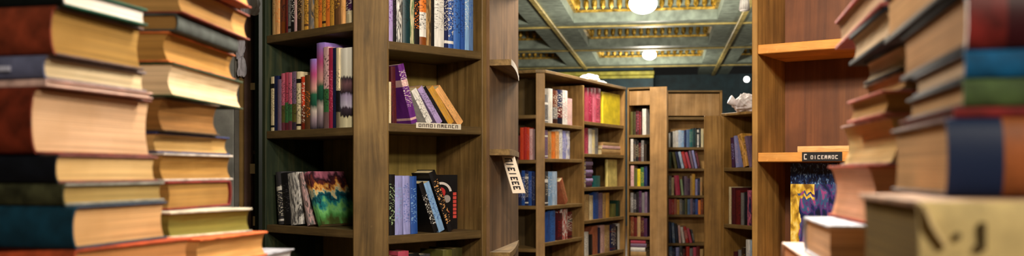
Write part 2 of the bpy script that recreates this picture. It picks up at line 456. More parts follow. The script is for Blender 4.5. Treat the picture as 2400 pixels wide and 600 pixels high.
def corner_case(name, PL, PR, EL, ER, D, ztop, shelvesL, shelvesR, mats, dividers=(), th=0.022, label='', tsh=0.028):
    """case with a face on either side of a corner post: left face EL-PL, right face PR-ER"""
    fl, fr = Face(EL, PL), Face(PR, ER)
    root = empty(name, ((fl.b.x+fr.a.x)/2, (fl.b.y+fr.a.y)/2, 0))
    tag(root, label, 'bookcase')
    fp = Face(PL, PR)
    part_prism('post', root, rect(fp, 0, fp.len, 0, 0.02), 0, ztop, mats['post'], fp.phi, 0.003)
    M = isect(fl.a+fl.v*D, fl.u, fr.a+fr.v*D, fr.u)
    mid = fp.world(fp.len/2, 0.0205)
    fb = Face(mid, M)
    part_prism('corner_partition', root, rect(fb, 0, fb.len, -0.003, 0.003), 0.0, ztop-0.03, mats['back'], fb.phi, 0)
    fl.limit = (mid, fb.v, 1.0); fr.limit = (mid, fb.v, -1.0)
    nl = fb.v*0.0036; ml, mr = M+nl-fl.u*0.002, M-nl+fr.u*0.002
    jl, jr = mid+nl, mid-nl
    # side panels
    part_prism('side_panel', root, rect(fr, fr.len-th, fr.len, 0, D), 0, ztop, mats['side'], fr.phi)
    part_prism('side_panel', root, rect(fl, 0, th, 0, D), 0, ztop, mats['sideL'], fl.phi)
    # backs
    kl = (M-fl.a).dot(fl.u); kr = (M-fr.a).dot(fr.u)
    part_prism('back_panel', root, rect(fr, kr, fr.len, D+0.0005, D+0.012), 0, ztop, mats['back'], fr.phi, 0)
    part_prism('back_panel', root, rect(fl, 0, kl, D+0.0005, D+0.012), 0, ztop, mats['back'], fl.phi, 0)
    cuts = [0.0] + [c for c in dividers] + [fr.len-th]
    for c in dividers:
        part_prism('divider', root, rect(fr, c-th/2, c+th/2, 0, D), 0, ztop-0.03, mats['side'], fr.phi)
    for z in shelvesL:
        poly = [fl.world(th+0.0005, 0.004), fl.world(fl.len-0.004, 0.004), jl, ml, fl.world(th+0.0005, D-0.0005)]
        part_prism('shelf', root, poly, z-tsh, z, mats['shelfL'], fl.phi)
    if dividers:
        for i in range(len(cuts)-1):
            zs = shelvesR[i]
            for z in zs:
                if i == 0:
                    poly = [fr.world(0.004, 0.004), fr.world(cuts[1]-th/2-0.0005, 0.004), fr.world(cuts[1]-th/2-0.0005, D-0.0005), mr, jr]
                else:
                    poly = rect(fr, cuts[i]+th/2+0.0005, cuts[i+1]-(th/2 if i+1 < len(cuts)-1 else 0)-0.0005, 0.004, D-0.0005)
                part_prism('shelf', root, poly, z-tsh, z, mats['shelf'], fr.phi)
    else:
        for z in shelvesR:
            poly = [fr.world(0.004, 0.004), fr.world(fr.len-th-0.0005, 0.004), fr.world(fr.len-th-0.0005, D-0.0005), mr, jr]
            part_prism('shelf', root, poly, z-tsh, z, mats['shelf'], fr.phi)
    # top board and plinth
    top = [fl.a, fl.b, fr.a, fr.b, fr.world(fr.len, D), M, fl.world(0, D)]
    part_prism('top_board', root, [fl.world(-0.004, -0.006), fl.world(fl.len, -0.006), fr.world(0, -0.006), fr.world(fr.len+0.004, -0.006), fr.world(fr.len+0.004, D+0.014), M+(M-(fl.b+fr.a)/2).normalized()*0.014, fl.world(-0.004, D+0.014)], ztop, ztop+0.02, mats['shelf'], fr.phi)
    return root, fl, fr

def plain_case(name, face, D, ztop, shelves, mats, th=0.02, stile_l=0.0, stile_r=0.0, header=0.0, label='', tsh=0.022, top=True):
    root = empty(name, (face.a.x, face.a.y, 0), 0)
    tag(root, label, 'bookcase')
    L = face.len
    part_prism('side_panel', root, rect(face, 0, th, 0, D), 0, ztop, mats['side'], face.phi)
    part_prism('side_panel', root, rect(face, L-th, L, 0, D), 0, ztop, mats['side'], face.phi)
    part_prism('back_panel', root, rect(face, 0, L, D+0.0005, D+0.012), 0, ztop, mats['back'], face.phi, 0)
    for z in shelves:
        part_prism('shelf', root, rect(face, th+0.0005, L-th-0.0005, 0.003, D-0.0005), z-tsh, z, mats['shelf'], face.phi)
    if stile_l:
        part_prism('post', root, rect(face, th-stile_l, th, -0.0205, -0.0005), 0, ztop+0.012, mats['post'], face.phi)
    if stile_r:
        part_prism('post', root, rect(face, L-th, L-th+stile_r, -0.0205, -0.0005), 0, ztop+0.012, mats['post'], face.phi)
    if header:
        part_prism('header_board', root, rect(face, th+0.0005, L-th-0.0005, 0.012, 0.03), ztop-header, ztop-0.012, mats['header'], face.phi)
    if top:
        part_prism('top_board', root, rect(face, 0 if not stile_l else -0.0, L, -0.0003, D+0.012), ztop+0.0003, ztop+0.016, mats.get('top', mats['shelf']), face.phi)
    return root

# ================================================================== THE CORNER BOOKCASE (in focus)
def V2(px, d): return Vector(ray(px, d))
MAIN_D = 0.26
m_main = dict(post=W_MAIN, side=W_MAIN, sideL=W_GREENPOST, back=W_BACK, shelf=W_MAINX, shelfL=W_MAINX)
LZ = [0.08, 0.50, 0.8555, 1.193, 1.537, 1.87]
RZ = [0.08, 0.50, 0.8365, 1.2063, 1.4756, 1.80]
_, FL, FR = corner_case('bookcase', V2(827, 3.07), V2(910, 3.07), V2(614, 3.40), V2(1141, 3.37), MAIN_D, 2.12, LZ, RZ, m_main,
    label='dark brown corner bookcase with a broad scuffed post between its two angled faces')

wL, gL = "the dark face of the corner bookcase", 'books in the dark face of the corner bookcase'
put_row(FL, 1.537, [
    (637,643,-70,'tan,brown'),(643,652,-78,'paleorange,orange'),(652,667,-84,'orange,redbrown,s'),(668,673,-70,'darkred,brown'),(673,681,-75,'grey,black,b'),
    (681,688,-75,'black,white'),(688,694,-70,'palepink,cream'),(695,704,-80,'darkbrown,tan'),(704,711,-78,'tan,grey'),(711,719,-74,'gold,brown,b'),
    (719,735,-85,'grey,tan,p'),(735,744,-80,'gold,brown'),(744,753,-80,'orange,brown'),(753,762,-80,'gold,darkbrown,b'),(762,772,-80,'orange,darkbrown'),
    (772,782,-80,'gold,brown'),(782,793,-80,'brown,gold'),(793,806,-82,'paleorange,gold'),(806,822,-86,'plum,cream,w')],
    'top row, corner-bookcase dark face', gL, 0.012, 0.15)
put_row(FL, 1.193, [
    (634,641,180,'cream,black,b'),(641,650,178,'navy,black'),(650,658,186,'mauve,grey'),(658,666,172,'pink,olive,s'),(666,674,170,'rose,green,s'),
    (674,682,170,'pink,green,s'),(682,691,168,'mauve,olive,s'),(691,702,168,'cream,black,b'),(702,713,180,'orangered,redbrown,s'),(713,724,176,'brown,orange'),
    (724,738,138,'mauve,green,sunset'),(738,757,100,'lilac,teal,sunset'),(757,768,110,'palepink,green,s'),(768,777,112,'crimson,pink'),
    (777,787,112,'navy,black'),(787,794,112,'cream,black,s'),(794,823,112,'white,black,figure')],
    'middle row, corner-bookcase dark face', gL, 0.012, 0.15)
put_row(FL, 0.8555, [
    (650,664,402,'darkgrey,white,b',8),(664,679,404,'black,darkgrey',16),(680,704,403,'grey,white,p',28),(717,730,403,'grey,palepink,p',34),
    (744,756,402,'teal,orange,landscape',40)],
    'low row, corner-bookcase dark face', gL, 0.02, 0.16)

wR, gR = "bright face of the corner bookcase", 'books in the bright face of the corner bookcase'
put_row(FR, 1.4756, [
    (912,922,-60,'lilac,purple'),(922,930,-62,'black,plum'),(930,946,-58,'white,black,p'),(946,963,-60,'darkteal,black'),(963,972,-60,'cream,green,p'),
    (972,984,-66,'black,orange'),(984,1001,-66,'orange,white,s'),(1001,1012,-62,'tan,darkbrown,p'),(1012,1020,-62,'black,darkbrown'),(1020,1043,-60,'white,grey'),
    (1044,1052,-60,'navy,white,b'),(1052,1066,-60,'blue,white,b'),(1066,1082,-60,'midblue,navy'),(1082,1091,-60,'blue,navy'),(1091,1100,-58,'lightblue,white'),(1100,1110,-56,'steel,blue')],
    'top row, corner-bookcase bright face', gR, 0.012, 0.15)
put_row(FR, 1.2063, [
    (912,918,192,'cream,tan'),(921,932,156,'maroon,darkred',6),(966,981,151,'purple,palepink,b',34),(1004,1020,208,'white,black',62),(1028,1044,204,'lilac,black',68),
    (1046,1054,205,'black,darkgrey',70),(1055,1072,204,'gold,tan',72),(1078,1097,203,'paleorange,tan',80)],
    'middle row, corner-bookcase bright face', gR, 0.012, 0.13)
put_row(FR, 0.8365, [
    (914,927,409,'black,palegreen'),(928,946,412,'lavender,lightblue',2),(948,965,412,'lavender,blue',5),(966,982,413,'blue,lightblue',12),
    (1018,1030,425,'black,white',40),(1031,1046,424,'lightblue,blue',44),(1054,1071,398,'black,paleorange',50),
    (1006,1072,410,'black,darkgrey,n',0,'deep')],
    'lower row, corner-bookcase bright face', gR, 0.012, 0.10)
put_row(FR, 0.50, [
    (918,935,600,'darkred,tan'),(935,960,589,'rose,pink'),(961,985,594,'black,grey'),(986,1010,596,'darkgrey,cream'),(1040,1062,586,'olive,yellow'),(1062,1086,582,'darkolive,green')],
    'bottom row, corner-bookcase bright face', gR, 0.012, 0.13)

# shelf card on the bright face, and marks on it
def shelf_card(name, face, px0, px1, py0, py1, v, base, ink, label, marks, cat='label'):
    u0, d0 = face.hit(px0, v); u1, d1 = face.hit(px1, v)
    d = (d0+d1)/2
    z0, z1 = zat(py1, d), zat(py0, d)
    bm = bmesh.new(); add_box(bm, (0, -0.0012, 0), (u1-u0, 0, z1-z0))
    m, nt, b = new_mat('printed_card', 0.6); b.inputs['Base Color'].default_value = lin(base)
    o = mesh_obj(name, bm, m); o.matrix_world = face.mat(u0, v, z0)
    tag(o, label, cat)
    bm = bmesh.new(); W, H = u1-u0, z1-z0
    for (x0, y0, x1, y1) in marks:
        add_box(bm, (x0*W, -0.0022, y0*H), (x1*W, -0.0012, y1*H))
    m2, nt, b = new_mat('card_ink', 0.6); b.inputs['Base Color'].default_value = lin(ink)
    mesh_obj('lettering', bm, m2, o)
    return o

def glyphs(n, seed, x0=0.05, x1=0.95, y0=0.2, y1=0.8, first_c=False):
    r = random.Random(seed); out = []; w = (x1-x0)/n
    for i in range(n):
        a = x0+i*w; b = a+w*0.72; s = w*0.2; h = y1-y0; t = h*0.2
        k = 'C' if (first_c and i == 0) else r.choice('COIMNE')
        if k in 'COE': out += [(a, y0, a+s, y1), (a, y1-t, b, y1), (a, y0, b, y0+t)]
        if k == 'O': out += [(b-s, y0, b, y1)]
        if k == 'E': out += [(a, y0+h*0.4, b-s, y0+h*0.6)]
        if k == 'I': out += [(a+s, y0, a+2*s, y1)]
        if k in 'MN': out += [(a, y0, a+s, y1), (b-s, y0, b, y1), (a, y1-t, b, y1)]
        if k == 'M': out += [((a+b)/2-s/2, y0+h*0.3, (a+b)/2+s/2, y1)]
    return out
shelf_card('shelf_label', FR, 975, 1080, 289, 302, 0.0025, (206,196,180), (90,80,74), 'white printed strip on the front edge of the shelf under leaning books', glyphs(11, 3))

# ================================================================== ROUND-FRONTED END SHELVES next to it
P0, P1 = V2(1147, 3.395), V2(1215, 3.98)
FE = Face(P0, P1)
root = empty('display_shelf', (P0.x, P0.y, 0)); tag(root, 'greyish brown end board with narrow curved shelves beside the corner bookcase', 'shelf')
part_prism('end_board', root, rect(FE, 0, FE.len, 0.0, 0.02), 0, 2.3, W_GREY, FE.phi)
for z, w0 in ((1.452, 0.08), (1.128, 0.075), (0.755, 0.075), (0.36, 0.075), (1.80, 0.08)):
    poly = [FE.world(0, -0.0005)]
    for i in range(15):
        a = i/14
        poly.append(FE.world(FE.len*a, -0.0005 - w0*max(0.0, 1-a**1.3)*(1 if i < 14 else 0) - (0.002 if i == 14 else 0)))
    poly.append(FE.world(FE.len, -0.0005))
    # remove the duplicate of the final corner
    part_prism('shelf', root, poly, z-0.022, z, W_FARX, FE.phi, 0)
# tilted white card hanging from the middle shelf
m_card, nt, b = new_mat('white_card', 0.6); b.inputs['Base Color'].default_value = lin((226,208,190))
m_ink, nt, b = new_mat('dark_card_ink', 0.6); b.inputs['Base Color'].default_value = lin((46,38,40))
bm = bmesh.new(); add_box(bm, (-0.034, -0.001, -0.150), (0.034, 0.001, 0.0))
sg = mesh_obj('hanging_sign', bm, m_card)
cdl = ray(1191, 3.55)
sg.matrix_world = Matrix.Translation((cdl[0], cdl[1], zat(366, 3.55)-0.001)) @ Matrix.Rotation(PI/4, 4, 'Z') @ Matrix.Rotation(-0.40, 4, 'X')
tag(sg, 'white lettered card hanging askew from the narrow curved shelf', 'sign')
bm = bmesh.new()
for i, (x0, y0, x1, y1) in enumerate(glyphs(7, 5, 0.06, 0.94, 0.15, 0.7)):
    add_box(bm, (-0.034+0.068*y0, -0.002, -0.150*x1), (-0.034+0.068*y1, -0.001, -0.150*x0))
mesh_obj('lettering', bm, m_ink, sg)

# ================================================================== FAR CORNER BOOKCASE
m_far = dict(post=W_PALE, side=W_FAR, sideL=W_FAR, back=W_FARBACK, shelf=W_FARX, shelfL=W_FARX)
A_PL, A_PR = V2(1256, 6.0), V2(1277, 6.0)
A_ER = V2(1466, 7.27)
A_dir = (A_ER-A_PR).normalized()
A_EL = A_PL + Vector((-0.93, 0.37)).normalized()*0.46
fr0 = Face(A_PR, A_ER); cdiv, _ = fr0.hit(1368)
_, AL, AR = corner_case('bookcase', A_PL, A_PR, A_EL, A_ER, 0.24, 1.675,
    [0.10, 0.55, 0.825, 1.12, 1.4075], [[0.10, 0.34, 0.5876, 0.823, 1.129, 1.359], [0.12, 0.445, 0.699, 0.930, 1.170, 1.3975]], m_far, (cdiv,),
    label='tan corner bookcase with a slim pale post, standing past the hanging card', tsh=0.024)
gA = 'books in the tan corner bookcase with slim post'
wA = 'slim-post bookcase narrow face'
put_row(AL, 1.12, [(1212,1219,318,'darkred,black'),(1219,1227,299,'orangered,red'),(1227,1234,298,'red,orangered'),(1234,1241,299,'orangered,pink'),(1241,1248,302,'palepink,red')], 'red row, '+wA, gA, 0.015, 0.13)
put_row(AL, 0.825, [(1214,1222,404,'navy,lavender'),(1222,1230,400,'blue,white'),(1230,1238,400,'navy,white,b'),(1238,1246,402,'blue,lavender'),(1246,1253,404,'navy,grey')], 'blue row, '+wA, gA, 0.015, 0.13)
wA = 'slim-post bookcase near bay'
put_row(AR, 1.359, [(1279,1287,222,'grey,white,b'),(1287,1297,208,'white,cream'),(1298,1308,212,'redbrown,grey,s'),(1308,1320,211,'navy,darkred,s'),(1320,1332,212,'white,rose'),(1332,1343,231,'palepink,cream')], 'top row, '+wA, gA, 0.015, 0.13)
put_row(AR, 1.129, [(1278,1286,305,'mauve,white,b'),(1286,1294,308,'tan,redbrown'),(1294,1304,309,'orange,tan'),(1304,1312,308,'paleorange,redbrown'),(1312,1320,304,'white,grey'),(1320,1328,307,'lavender,white'),(1328,1338,307,'white,lavender,p')], 'second row, '+wA, gA, 0.015, 0.13)
put_row(AR, 0.823, [(1279,1287,402,'darkgrey,white,b'),(1287,1297,404,'lightblue,white'),(1297,1308,402,'paleblue,lightblue'),(1326,1335,416,'terracotta,tan',16)], 'third row, '+wA, gA, 0.015, 0.13)
put_row(AR, 0.5876, [(1279,1291,497,'blue,navy'),(1291,1303,494,'midblue,navy'),(1309,1320,500,'maroon,red'),(1320,1332,490,'red,white,p'),(1332,1343,497,'darkred,black,b')], 'fourth row, '+wA, gA, 0.015, 0.13)
wA = 'slim-post bookcase far bay'
put_row(AR, 1.3975, [(1373,1381,206,'rose,crimson'),(1381,1390,207,'crimson,pink'),(1390,1399,206,'pink,rose'),(1399,1409,207,'rose,pink,b'),(1413,1453,219,'yellow,gold,n',0,'face')], 'top row, '+wA, gA, 0.03, 0.14)
put_row(AR, 1.170, [(1374,1381,300,'rose,maroon'),(1381,1389,302,'white,cream'),(1389,1396,304,'cream,yellow'),(1396,1403,300,'grey,black')], 'second row, '+wA, gA, 0.03, 0.13)
put_row(AR, 1.170, [(1411,1455,349,'tan,gold,n',0,'flat',0.13,360),(1412,1454,342,'palepink,pink,n',0,'flat',0.13,349),(1414,1452,334,'tan,orange,n',0,'flat',0.13,342)], 'flat pile, '+wA, gA, 0.03, 0.13)
lv = [438,428,418,408,398,388,379,370]
put_row(AR, 0.930, [(1374,1388+(i%2)*2,lv[i+1],('lilac,plum,n' if i%2 else 'plum,lilac,n'),0,'flat',0.13,lv[i]) for i in range(7)], 'striped pile, '+wA, gA, 0.03, 0.13)
put_row(AR, 0.930, [(1394,1408,412,'teal,green'),(1424,1446,374,'paleyellow,gold,n',0,'face')], 'third row, '+wA, gA, 0.03, 0.13)
put_row(AR, 0.699, [(1374,1383,456,'tan,olive'),(1383,1392,458,'cream,tan'),(1393,1404,450,'blue,navy'),(1404,1414,452,'mauve,plum'),(1415,1422,453,'tan,brown'),(1422,1430,452,'gold,tan'),(1438,1445,478,'olive,green'),(1449,1455,470,'darkgreen,black')], 'fourth row, '+wA, gA, 0.02, 0.13)
put_row(AR, 0.445, [(1372,1381,544,'white,grey'),(1382,1390,550,'black,darkgrey'),(1391,1402,530,'terracotta,redbrown'),(1402,1409,534,'navy,black'),(1409,1419,528,'palepink,tan'),(1419,1430,528,'tan,cream'),(1434,1445,526,'navy,darkred,b'),(1446,1449,530,'black,grey'),(1449,1455,524,'white,cream')], 'fifth row, '+wA, gA, 0.02, 0.13)
# white papers left on top
m_paper, nt, b = new_mat('crumpled_white_paper', 0.7); b.inputs['Base Color'].default_value = lin((232,230,226))
def crumple(name, parent, size, seed, mat, mw=None, sub=3):
    bm = bmesh.new(); bmesh.ops.create_icosphere(bm, subdivisions=sub, radius=1.0)
    r = random.Random(seed)
    ph = [(r.uniform(0, 6), r.uniform(0, 6), r.uniform(0, 6)) for _ in range(5)]
    for v in bm.verts:
        f = 1.0
        for k, p in enumerate(ph):
            f += 0.10/(1+k*0.3)*math.sin(v.co.x*(3+k*2)+p[0])*math.sin(v.co.y*(3+k*2)+p[1])*math.sin(v.co.z*(2+k*2)+p[2])*2
        v.co = Vector((v.co.x*size[0]*f, v.co.y*size[1]*f, max(-0.82, v.co.z)*size[2]*f))
    zmin = min(v.co.z for v in bm.verts)
    for v in bm.verts: v.co.z -= zmin
    return mesh_obj(name, bm, mat, parent, False, mw)
w = AR.world(1.0, 0.12)
pp = crumple('paper_bundle', None, (0.07, 0.05, 0.035), 4, m_paper); pp.location = (w.x, w.y, 1.6955)
tag(pp, 'crumpled white paper bundle lying on top of the slim-post bookcase', 'paper')
w = AR.world(1.22, 0.12)
pp = crumple('paper_bundle', None, (0.05, 0.045, 0.02), 9, m_paper); pp.location = (w.x, w.y, 1.6955)
tag(pp, 'small flat white paper scrap on bookcase top near the yellow book', 'paper')

# ================================================================== NARROW BOOKCASE with the broad pale post
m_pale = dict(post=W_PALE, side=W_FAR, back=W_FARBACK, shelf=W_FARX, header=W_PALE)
FN = Face(V2(1470, 7.42), V2(1528, 7.34))
plain_case('bookcase', FN, 0.22, 1.69, [0.10, 0.33, 0.53, 0.718, 0.927, 1.123, 1.332], m_pale, 0.012, stile_r=0.135, header=0.125,
    label='narrow bookcase with blank header board and broad pale post at its side')
gN = 'books in the narrow bookcase with broad post'; wN = 'narrow broad-post bookcase'
def row_px(x0, x1, tops, cols, leans=None):
    n = len(cols); w = (x1-x0)/n
    return [(x0+i*w, x0+(i+1)*w-0.3, tops[i % len(tops)], cols[i], (leans[i] if leans else 0)) for i in range(n)]
put_row(FN, 1.332, [(1478,1483,262,'olive,darkolive'),(1483,1490,262,'darkolive,olive'),(1490,1497,260,'maroon,pink'),(1497,1503,262,'darkred,rose'),(1505,1514,255,'white,cream')], 'top row, '+wN, gN, 0.01, 0.13)
put_row(FN, 1.123, row_px(1478, 1515, [326,332,330,335,329,338], ['white,grey','darkgrey,tan','black,cream','maroon,tan','grey,white','darkbrown,black']), 'second row, '+wN, gN, 0.01, 0.12)
put_row(FN, 0.927, row_px(1478, 1517, [388,394,396,392,390], ['palepink,redbrown','olive,green','yellow,olive','green,yellow','navy,blue']), 'third row, '+wN, gN, 0.01, 0.12)
put_row(FN, 0.718, row_px(1478, 1517, [452,455,450,448,452,450], ['grey,white','darkgrey,white','black,plum','plum,grey','grey,mauve','mauve,black']), 'fourth row, '+wN, gN, 0.01, 0.12)
put_row(FN, 0.53, row_px(1478, 1517, [508,510,506,510,512], ['redbrown,tan','darkred,brown','tan,grey','maroon,tan','plum,darkred']), 'fifth row, '+wN, gN, 0.01, 0.12)
put_row(FN, 0.33, [(1478,1514,590,'tan,gold,n',0,'flat',0.13,602),(1478,1512,580,'white,grey,n',0,'flat',0.13,590),(1478,1515,571,'mauve,white,n',0,'flat',0.13,580),(1478,1513,563,'rose,plum,n',0,'flat',0.13,571)], 'flat pile, '+wN, gN, 0.01, 0.12)

# ================================================================== BRIGHT PAPERBACK BOOKCASE
m_b = dict(post=W_FAR, side=W_FAR, back=W_PALEBACK, shelf=W_FARX, header=W_PALE)
FB = Face(V2(1561, 8.2), V2(1693, 8.2))
plain_case('bookcase', FB, 0.17, 1.735, [0.10, 0.416, 0.666, 0.834, 1.0686, 1.255, 1.518], m_b, 0.02, header=0.205,
    label='ochre paperback bookcase with tall blank header, far end between two posts')
gB = 'paperbacks in the ochre bookcase'; wB = 'ochre paperback bookcase'
put_row(FB, 1.255, [(1568,1571,312,'white,cream'),(1571,1577,309,'black,grey'),(1577,1583,308,'white,grey'),(1583,1590,306,'white,lavender'),(1590,1597,305,'paleblue,lavender'),(1597,1603,306,'lightblue,white'),(1603,1609,305,'navy,blue'),(1609,1616,304,'steel,teal'),(1616,1623,303,'teal,palegreen'),(1623,1629,301,'darkteal,teal'),(1629,1634,300,'black,teal'),(1634,1638,304,'white,black,b'),(1638,1643,300,'black,grey'),(1643,1649,302,'cream,palegreen')], 'top row, '+wB, gB, 0.01, 0.11)
put_row(FB, 1.0686, [(1568,1574,356,'darkgreen,olive'),(1582,1588,356,'olive,black',7),(1590,1596,355,'navy,black',8),(1598,1604,355,'paleblue,navy',9),(1606,1613,355,'red,pink',10),(1615,1621,356,'rose,red',10),(1623,1628,353,'mauve,grey',9),(1630,1635,352,'lavender,mauve',9),(1637,1642,354,'maroon,pink',9)], 'second row, '+wB, gB, 0.01, 0.11)
put_row(FB, 0.834, [(1568,1574,412,'grey,white'),(1574,1580,416,'cream,olive'),(1584,1595,411,'hotpink,red',4),(1598,1603,420,'palegreen,grey',4),(1604,1611,413,'mauve,plum'),(1611,1618,418,'plum,grey'),(1618,1622,412,'tan,brown'),(1622,1629,408,'gold,yellow'),(1630,1635,420,'lavender,purple'),(1635,1641,418,'navy,grey'),(1641,1646,416,'tan,orange')], 'third row, '+wB, gB, 0.01, 0.11)
put_row(FB, 0.666, row_px(1568, 1649, [466,467,466,468,467,469], ['rose,pink','red,palepink','terracotta,pink','gold,brown','grey,cream','darkgrey,green','olive,black','steel,navy','mauve,grey','navy,lavender','blue,mauve','orange,tan','redbrown,orange']), 'fourth row, '+wB, gB, 0.01, 0.11)
put_row(FB, 0.416, [(1569,1575,520,'navy,steel',2),(1577,1583,522,'steel,white',3),(1585,1590,524,'black,blue',3),(1592,1597,528,'palepink,red',3),(1600,1606,532,'white,red',6),(1608,1615,530,'red,white',7),(1617,1623,534,'rose,red',8),(1625,1629,538,'darkgrey,white',6)], 'fifth row, '+wB, gB, 0.01, 0.11)
put_row(FB, 0.10, row_px(1568, 1649, [578,582,580,576,584], ['steel,white','navy,grey','lavender,blue','darkgrey,white','maroon,red','red,cream','grey,rose','rose,black','darkred,grey','tan,grey']), 'bottom row, '+wB, gB, 0.01, 0.13)

# ================================================================== SHORT BOOKCASE under the white bag
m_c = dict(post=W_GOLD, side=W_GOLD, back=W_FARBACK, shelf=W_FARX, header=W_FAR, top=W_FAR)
FC = Face(V2(1690, 5.62), V2(1834, 5.15))
rootC = plain_case('bookcase', FC, 0.25, 1.376, [0.10, 0.40, 0.732, 1.068], m_c, 0.02, label='short brown bookcase with a crumpled white bag on its top')
fp = Face(V2(1650, 5.63), V2(1688, 5.63))
part_prism('post', rootC, rect(fp, 0, fp.len, -0.02, 0.0), 0, 1.378, W_GOLD, fp.phi)
gC = 'books in the short bookcase under the bag'; wC = 'short bookcase under bag'
put_row(FC, 1.068, [(1713,1720,322,'plum,lavender',3),(1724,1730,318,'lavender,palepink',5),(1741,1752,312,'gold,paleorange,p',15),(1755,1761,318,'mauve,plum',12),(1766,1775,316,'plum,mauve',10)], 'top row, '+wC, gC, 0.03, 0.17)
put_row(FC, 0.732, [(1708,1713,438,'cream,tan'),(1713,1722,440,'maroon,darkred'),(1722,1733,446,'darkred,black'),(1735,1741,452,'grey,olive'),(1743,1750,450,'black,navy'),(1750,1758,446,'navy,pink,p'),(1758,1766,450,'darkgrey,rose,p'),(1766,1775,448,'navy,blue')], 'middle row, '+wC, gC, 0.03, 0.15)
put_row(FC, 0.40, [(1718,1726,590,'maroon,black'),(1728,1735,586,'grey,darkgrey'),(1737,1744,580,'darkbrown,tan'),(1746,1756,562,'white,lavender'),(1756,1766,564,'paleblue,navy')], 'low row, '+wC, gC, 0.03, 0.15)
m_bag, nt, b = new_mat('white_plastic_bag', 0.35); b.inputs['Base Color'].default_value = lin((236,222,222))
bag = crumple('plastic_bag', None, (0.085, 0.06, 0.052), 21, m_bag, sub=4)
w = FC.world(0.155, 0.07); bag.location = (w.x, w.y, 1.3932)
tag(bag, 'crumpled white plastic bag on top of the short brown bookcase', 'bag')
bm = bmesh.new()
bmesh.ops.create_cone(bm, segments=10, radius1=0.016, radius2=0.028, depth=0.05, cap_ends=True)
for v in bm.verts: v.co.x += 0.006*math.sin(v.co.z*90)
mesh_obj('knotted_neck', bm, m_bag, bag, True, Matrix.Translation((-0.085, 0.0, 0.06)) @ Matrix.Rotation(-1.1, 4, 'Y'))

# ================================================================== ORANGE-SHELVED BOOKCASE
m_d = dict(post=W_GOLD, side=W_GOLD, back=W_REDBACK, shelf=W_ORANGE)
dA = V2(1762, 2.86)
FD = Face(dA, dA + Vector((0.218, -0.15)).normalized()*0.80)
plain_case('bookcase', FD, 0.26, 2.15, [0.10, 0.42, 0.755, 1.1044, 1.432, 1.765], m_d, 0.017, tsh=0.028,
    label='golden brown bookcase with orange shelves, mostly empty')
def flat_on(face, z, px0, px1, zt, colr, label, v=0.02, dp=0.16):
    u0, _ = face.hit(px0, v); u1, _ = face.hit(px1, v)
    o, _, _ = shelf_book(colr, zt-z-0.0006, u1-u0, dp)
    o.matrix_world = face.mat(u0, v, zt) @ Matrix.Rotation(PI/2, 4, 'Y')
    tag(o, label, 'book')
flat_on(FD, 1.1044, 1869, 1990, 1.1222, 'paleorange,tan,n', 'slim pale orange book lying flat on the orange shelf above the black label', 0.004)
shelf_card('shelf_label', FD, 1880, 1974, 356.5, 378, 0.0015, (22,18,20), (200,184,176), 'black shelf label with pale letters on the orange shelf edge', glyphs(1, 11, 0.05, 0.15, 0.2, 0.82, True)+glyphs(8, 4, 0.22, 0.92, 0.24, 0.66))
